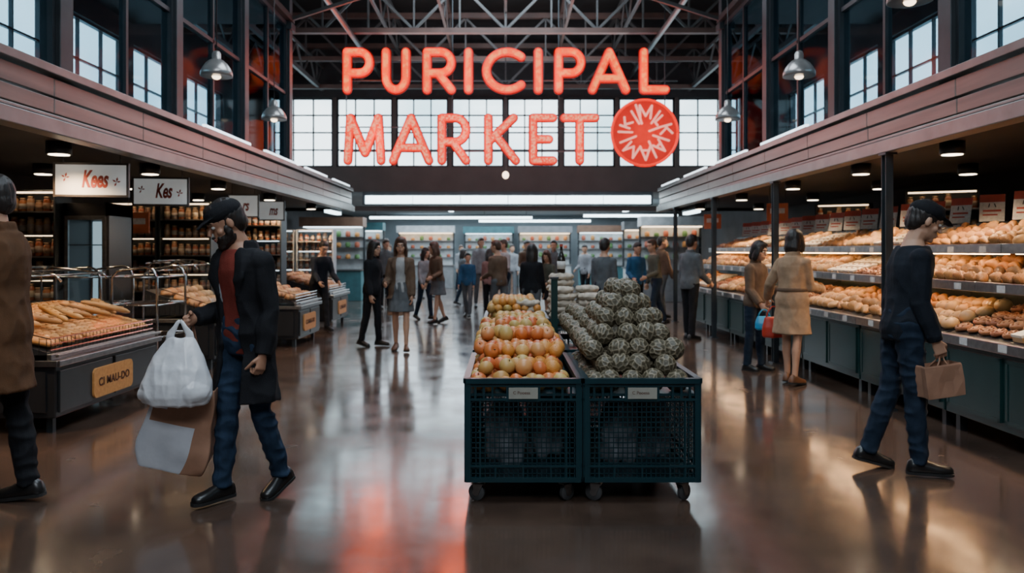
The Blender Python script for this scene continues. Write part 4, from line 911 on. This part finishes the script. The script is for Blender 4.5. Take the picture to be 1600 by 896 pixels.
def trolley():
    e=empty('rack_trolley'); r=MB()
    for y in (0,.75):
        r.tube([(0,y,.1),(0,y,1.2),(-.04,y,1.28),(-.12,y,1.31),(-.42,y,1.27),(-.48,y,1.2),(-.5,y,.1)],.014,ref=(0,1,0),n=8)
    for z in (.18,.55,.9,1.2):
        for x in (0,-.5): r.cyl((x,0,z),(x,.75,z),.009,n=8)
        for y in (0,.75): r.cyl((0,y,z),(-.5,y,z),.009,n=8)
    r.obj('frame',CHROME,e,True); g=MB()
    for z in (.18,.55,.9):
        for i in range(12): g.cyl((-.5,.06*i+.04,z),(0,.06*i+.04,z),.003,n=5)
    g.obj('wire_shelf',CHROME,e)
    for x in (-.02,-.48):
        for y in (.02,.73): m=MB(); m.cyl((x-.012,y,.05),(x+.012,y,.05),.05,n=16); m.box(x-.016,x+.016,y-.01,y+.01,.05,.12); m.obj('wheel',RUBBER,e)
    return e
tr=trolley(); tr.location=(-3.72,8.5,0); tag(tr,'chrome wire rack trolley with curved handles','trolley','chrome rack trolleys')
t2=dup(tr,(-4.35,8.55,0)); tag(t2,'chrome wire rack trolley with curved handles','trolley','chrome rack trolleys')

JAR1=mat('jar_amber',(.4,.17,.07),.2,rand=[(.5,.2,.08),(.35,.08,.04),(.55,.4,.25),(.2,.15,.12),(.45,.1,.05)]); LID=mat('jar_lid',(.4,.28,.18),.3,.6); JLB=mat('jar_label_cream',(.5,.42,.32),.6,rand=[(.55,.45,.32),(.4,.2,.12),(.5,.45,.4),(.3,.25,.2)])
m=MB(); m.lathe([(.035,0),(.04,.008),(.04,.11),(.032,.13),(.03,.135)],n=14); jar=m.obj('jar',JAR1,None,True); m=MB(); m.lathe([(.033,.133),(.034,.155)],n=14); m.obj('lid',LID,jar,True); m=MB(); m.lathe([(.0408,.03),(.0408,.09)],n=14); m.obj('jar_label',JLB,jar,True)
fj=True
SWHT=mat('shelf_white',(.6,.64,.66),.5)
def shelves(loc,rz,w=.72,nz=5,h=2.2,jn=7,wh=False,cool=False):
    global fj
    e=tag(empty('shelf_unit',loc,rz),'%s shelf unit with added light strips, stocked with jars'%('white' if wh else 'dark metal'),'shelf','stocked shelf units'); M=Matrix.Translation(loc)@Matrix.Rotation(rz,4,'Z')
    mm=SWHT if wh else DSTEEL; lm=LSTD if wh or cool else LEDFILL
    for x in (0,w-.02): q=MB(); q.box(x,x+.02,0,.35,0,h); q.obj('side_panel',mm,e)
    q=MB(); q.box(.02,w-.02,.34,.36,0,h); q.obj('back_panel',mm,e)
    zs=[.9+(h-1.15)*i/(nz-1) for i in range(nz)]
    for i,z in enumerate(zs):
        q=MB(); q.box(.02,w-.02,0,.34,z-.02,z); q.obj('shelf',STEEL if not wh else mm,e)
        if i%2: q=MB(); q.box(.05,w-.05,.02,.04,z-.032,z-.021); q.obj('shelf_light',lm,e)  # glowing strips added to brighten the stall shelves
        for j in range(jn):
            sz=R.uniform(.85,1.35); p=M@V((.07+j*(w-.14)/(jn-1),.12+.02*R.random(),z)); o=jar if fj else dup(jar); fj=False; o.location=p; o.rotation_euler=(0,0,R.random()*6); o.scale=(1.08,1.08,sz); tag(o,'labelled glass jar with metal lid standing on a shelf','jar','jars on shelves')
    q=MB(); q.box(.02,w-.02,0,.34,.1,.16); q.obj('shelf',mm,e); q=MB(); q.box(.02,w-.02,0,.34,h-.02,h); q.obj('shelf',mm,e)
    q=MB(); q.box(.05,w-.05,.02,.05,h-.04,h-.021); q.obj('shelf_light',lm,e)
shelves((-5.98,9.3,0),0,w=.72); shelves((-5.85,11.6,0),0,w=.76); shelves((-5.05,11.6,0),0,w=.76); shelves((-5.7,14.2,0),0,w=.8); shelves((-4.8,14.2,0),0,w=.8,cool=True)
shelves((-5.4,17.3,0),0,w=.8,wh=True,h=1.95,jn=6); shelves((-4.55,17.3,0),0,w=.8,wh=True,h=1.95,jn=6)
for y in (10.8,13.9): shelves((5.4,y,0),-.5,w=.9,h=2.3,jn=6)
e=tag(empty('refrigerator',(-5.22,9.4,0)),'dark upright refrigerator with lit glass door','refrigerator'); m=MB(); m.box(0,.04,0,.6,0,2.05); m.box(.5,.54,0,.6,0,2.05); m.box(0,.54,.56,.6,0,2.05); m.box(0,.54,0,.6,0,.15); m.box(0,.54,0,.6,1.9,2.05); m.obj('body',BLKM,e)
m=MB(); m.box(.03,.07,-.03,0,.15,1.9); m.box(.47,.51,-.03,0,.15,1.9); m.box(.07,.47,-.03,0,.15,.2); m.box(.07,.47,-.03,0,1.85,1.9); dd=m.obj('door',STEEL,e); m=MB(); m.box(.07,.47,-.02,-.012,.2,1.85); m.obj('pane',GLASS,dd); m=MB(); m.tube([(.45,-.03,.9),(.45,-.06,.93),(.45,-.06,1.25),(.45,-.03,1.28)],.008); m.obj('handle',CHROME,dd)
m=MB(); m.box(.07,.47,.535,.548,.25,1.85); m.obj('interior_light',mat('fridge_light',(.5,.6,.65),.5,em=(.55,.75,.85),es=.7,c2=(.3,.4,.45)),e)
m=MB(); m.box(.04,.5,.55,.56,.15,1.9); m.obj('liner',SWHT,e)
for z in (.5,.85,1.2,1.55): m=MB(); m.box(.04,.5,.05,.53,z,z+.012); m.obj('shelf',STEEL,e)
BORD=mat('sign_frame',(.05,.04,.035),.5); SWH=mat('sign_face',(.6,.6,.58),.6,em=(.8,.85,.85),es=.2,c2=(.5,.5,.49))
for y,w,h,tx,rz in ((7.7,.64,.29,'Kees',.16),(9.2,.58,.29,'Kes',.16),(12.1,.42,.31,'rs',.1),(13.55,.4,.3,'ms',.1)):
    e=tag(empty('hanging_sign',(-4.0 if y<9 else -3.98,y,2.17),rz),'white hanging stall sign with red-brown script lettering','sign','hanging stall signs')
    m=MB(); m.box(-w/2,w/2,-.02,.02,-h/2,h/2); m.obj('board',SWH,e); m=MB(); m.box(-w/2-.02,w/2+.02,-.025,.025,h/2,h/2+.02); m.box(-w/2-.02,w/2+.02,-.025,.025,-h/2-.02,-h/2); m.box(-w/2-.02,-w/2,-.025,.025,-h/2,h/2); m.box(w/2,w/2+.02,-.025,.025,-h/2,h/2); m.obj('frame',BORD,e)
    t=text(tx,.19,INKR,e,(.03,-.022,0),(pi/2,0,0),shear=.3,bold=.006); t.scale=(.62,1.2,1)
    if len(tx)>2:
        for q in (-1,1):
            m=MB(); cx=q*w*.36
            for a,(l_,an) in enumerate(((.05,1.4),(.045,2.6),(.04,.2),(.045,4.3))):
                m.add([(cx,-.0215,-.02*q),(cx+l_*.6*cos(an+.35),-.0215,l_*.6*sin(an+.35)-.02*q),(cx+l_*cos(an),-.0215,l_*sin(an)-.02*q),(cx+l_*.6*cos(an-.35),-.0215,l_*.6*sin(an-.35)-.02*q)],[(0,1,2,3)])
            m.obj('leaf_mark',INKR,e,fix=False)
    m=MB(); m.cyl((-w*.4,0,h/2),(-w*.4,0,.34),.005); m.cyl((w*.4,0,h/2),(w*.4,0,.34),.005); m.obj('hanger',BLKM,e)
PORG=mat('poster_orange',(.6,.15,.06),.6)
for x,y,z,rz in ((-4.9,10.6,1.86,0),(3.95,15.2,2.05,-.4),(4.3,12.6,2.1,-.4)):
    e=tag(empty('poster',(x,y,z),rz),'small orange-red poster panel hanging above the stalls','poster'); m=MB(); m.box(-.16,.16,-.01,.01,-.14,.14); m.obj('panel',PORG,e); m=MB(); m.box(-.11,.11,-.012,-.01,-.02,.06); m.obj('print',PAPER,e); m=MB(); m.cyl((-.12,0,.14),(-.12,0,2.5-z),.004); m.cyl((.12,0,.14),(.12,0,2.5-z),.004); m.obj('hanger',BLKM,e)
DLG=mat('downlight_glow',(1,.9,.75),.5,em=(1,.8,.58),es=10)
def downlight():
    e=empty('downlight'); m=MB(); m.lathe([(.1,-.12),(.11,-.12),(.11,0),(.1,0)],n=20); m.obj('housing',BLKM,e,True); m=MB(); m.lathe([(.09,-.125),(.09,-.115)],n=20); m.obj('lamp',DLG,e); return e
dl=downlight(); i=0
for sd in (-1,1):
    for x in (4.15,5.4):
        for y in (5.6,7.4,9.3,11.5,14.,17.):
            o=dl if i==0 else dup(dl); i+=1; o.location=(sd*x,y,2.5); tag(o,'round recessed warm downlight under the gallery','light','gallery downlights')

# ---------------------------------------------------------------- lights
def area(loc,rot,sx,sy,e,c):
    l=bpy.data.lights.new('area','AREA'); l.shape='RECTANGLE'; l.size=sx; l.size_y=sy; l.energy=e; l.color=c; o=bpy.data.objects.new('fill_light',l); o.location=loc;o.rotation_euler=rot; COL.objects.link(o)
def spot(loc,e,c,ang=2.3,r=.07,rot=(0,0,0)):
    l=bpy.data.lights.new('spot','SPOT'); l.energy=e;l.color=c;l.spot_size=ang;l.spot_blend=.7;l.shadow_soft_size=r; o=bpy.data.objects.new('spot_light',l); o.location=loc; o.rotation_euler=rot; COL.objects.link(o)
W=(1,.68,.4); CW=(.74,.88,1.)
for sd in (-1,1):
    for y in (5.6,7.4,9.3,11.5,14.,17.):
        spot((sd*4.1,y,2.36),165 if sd>0 else 150,W)
    for y in (7.4,9.3,14): spot((sd*5.4,y,2.36),90,W)
for y in (3,9,15): area((0,y,7.3),(0,0,0),3.5,3.5,360,CW)  # added overhead fill for the hall, no skylight in the roof
area((0,8,5.75),(pi,0,0),5,9,95,(.9,.94,1)); area((0,16.5,5.85),(pi,0,0),5,5,75,(.93,.94,.95))  # added upward fill to brighten roof and trusses, no fixtures there
area((0,-1.5,5.5),(.5,0,0),4,2,250,(.84,.92,1))  # added fill behind the camera to light the near figures
area((0,23.5,2.93),(0,0,0),9,5,560,CW); area((0,30,2.93),(0,0,0),9,5,620,CW)  # added ceiling fill to light the people in the rear hall
for x,z,e_ in ((-2.8,5.1,22),(-1,5.1,22),(1,5.1,16),(2.8,5.1,12),(-2.6,3.8,28),(-.8,3.8,28),(1.2,3.8,16),(2.9,3.9,12)):
    l=bpy.data.lights.new('sign_glow','POINT'); l.energy=e_; l.color=(1,.12,.03); l.shadow_soft_size=.32; o=bpy.data.objects.new('sign_glow_light',l); o.location=(x,16.0,z); COL.objects.link(o)
wd=bpy.data.worlds.new('world'); SC.world=wd; wd.use_nodes=True; nt=wd.node_tree; bg_=nt.nodes['Background']
tc=nt.nodes.new('ShaderNodeTexCoord'); nz=nt.nodes.new('ShaderNodeTexNoise'); nz.inputs['Scale'].default_value=7; nt.links.new(tc.outputs['Generated'],nz.inputs['Vector'])
rp=nt.nodes.new('ShaderNodeValToRGB'); rp.color_ramp.elements[0].position=.35; rp.color_ramp.elements[0].color=(.42,.62,.7,1); rp.color_ramp.elements[1].position=.6; rp.color_ramp.elements[1].color=(.85,.95,1,1)
nt.links.new(nz.outputs[0],rp.inputs[0]); nt.links.new(rp.outputs[0],bg_.inputs[0]); bg_.inputs[1].default_value=4.8

cd=bpy.data.cameras.new('camera'); cam=bpy.data.objects.new('camera',cd); COL.objects.link(cam); SC.camera=cam
cd.lens=28; cd.sensor_width=36; cam.location=(0,0,1.48); cam.rotation_euler=(pi/2,0,0); cd.shift_x=10/1600; cd.shift_y=-55/1600
cd.dof.use_dof=True; cd.dof.focus_distance=4.8; cd.dof.aperture_fstop=2.4
cd.clip_end=200
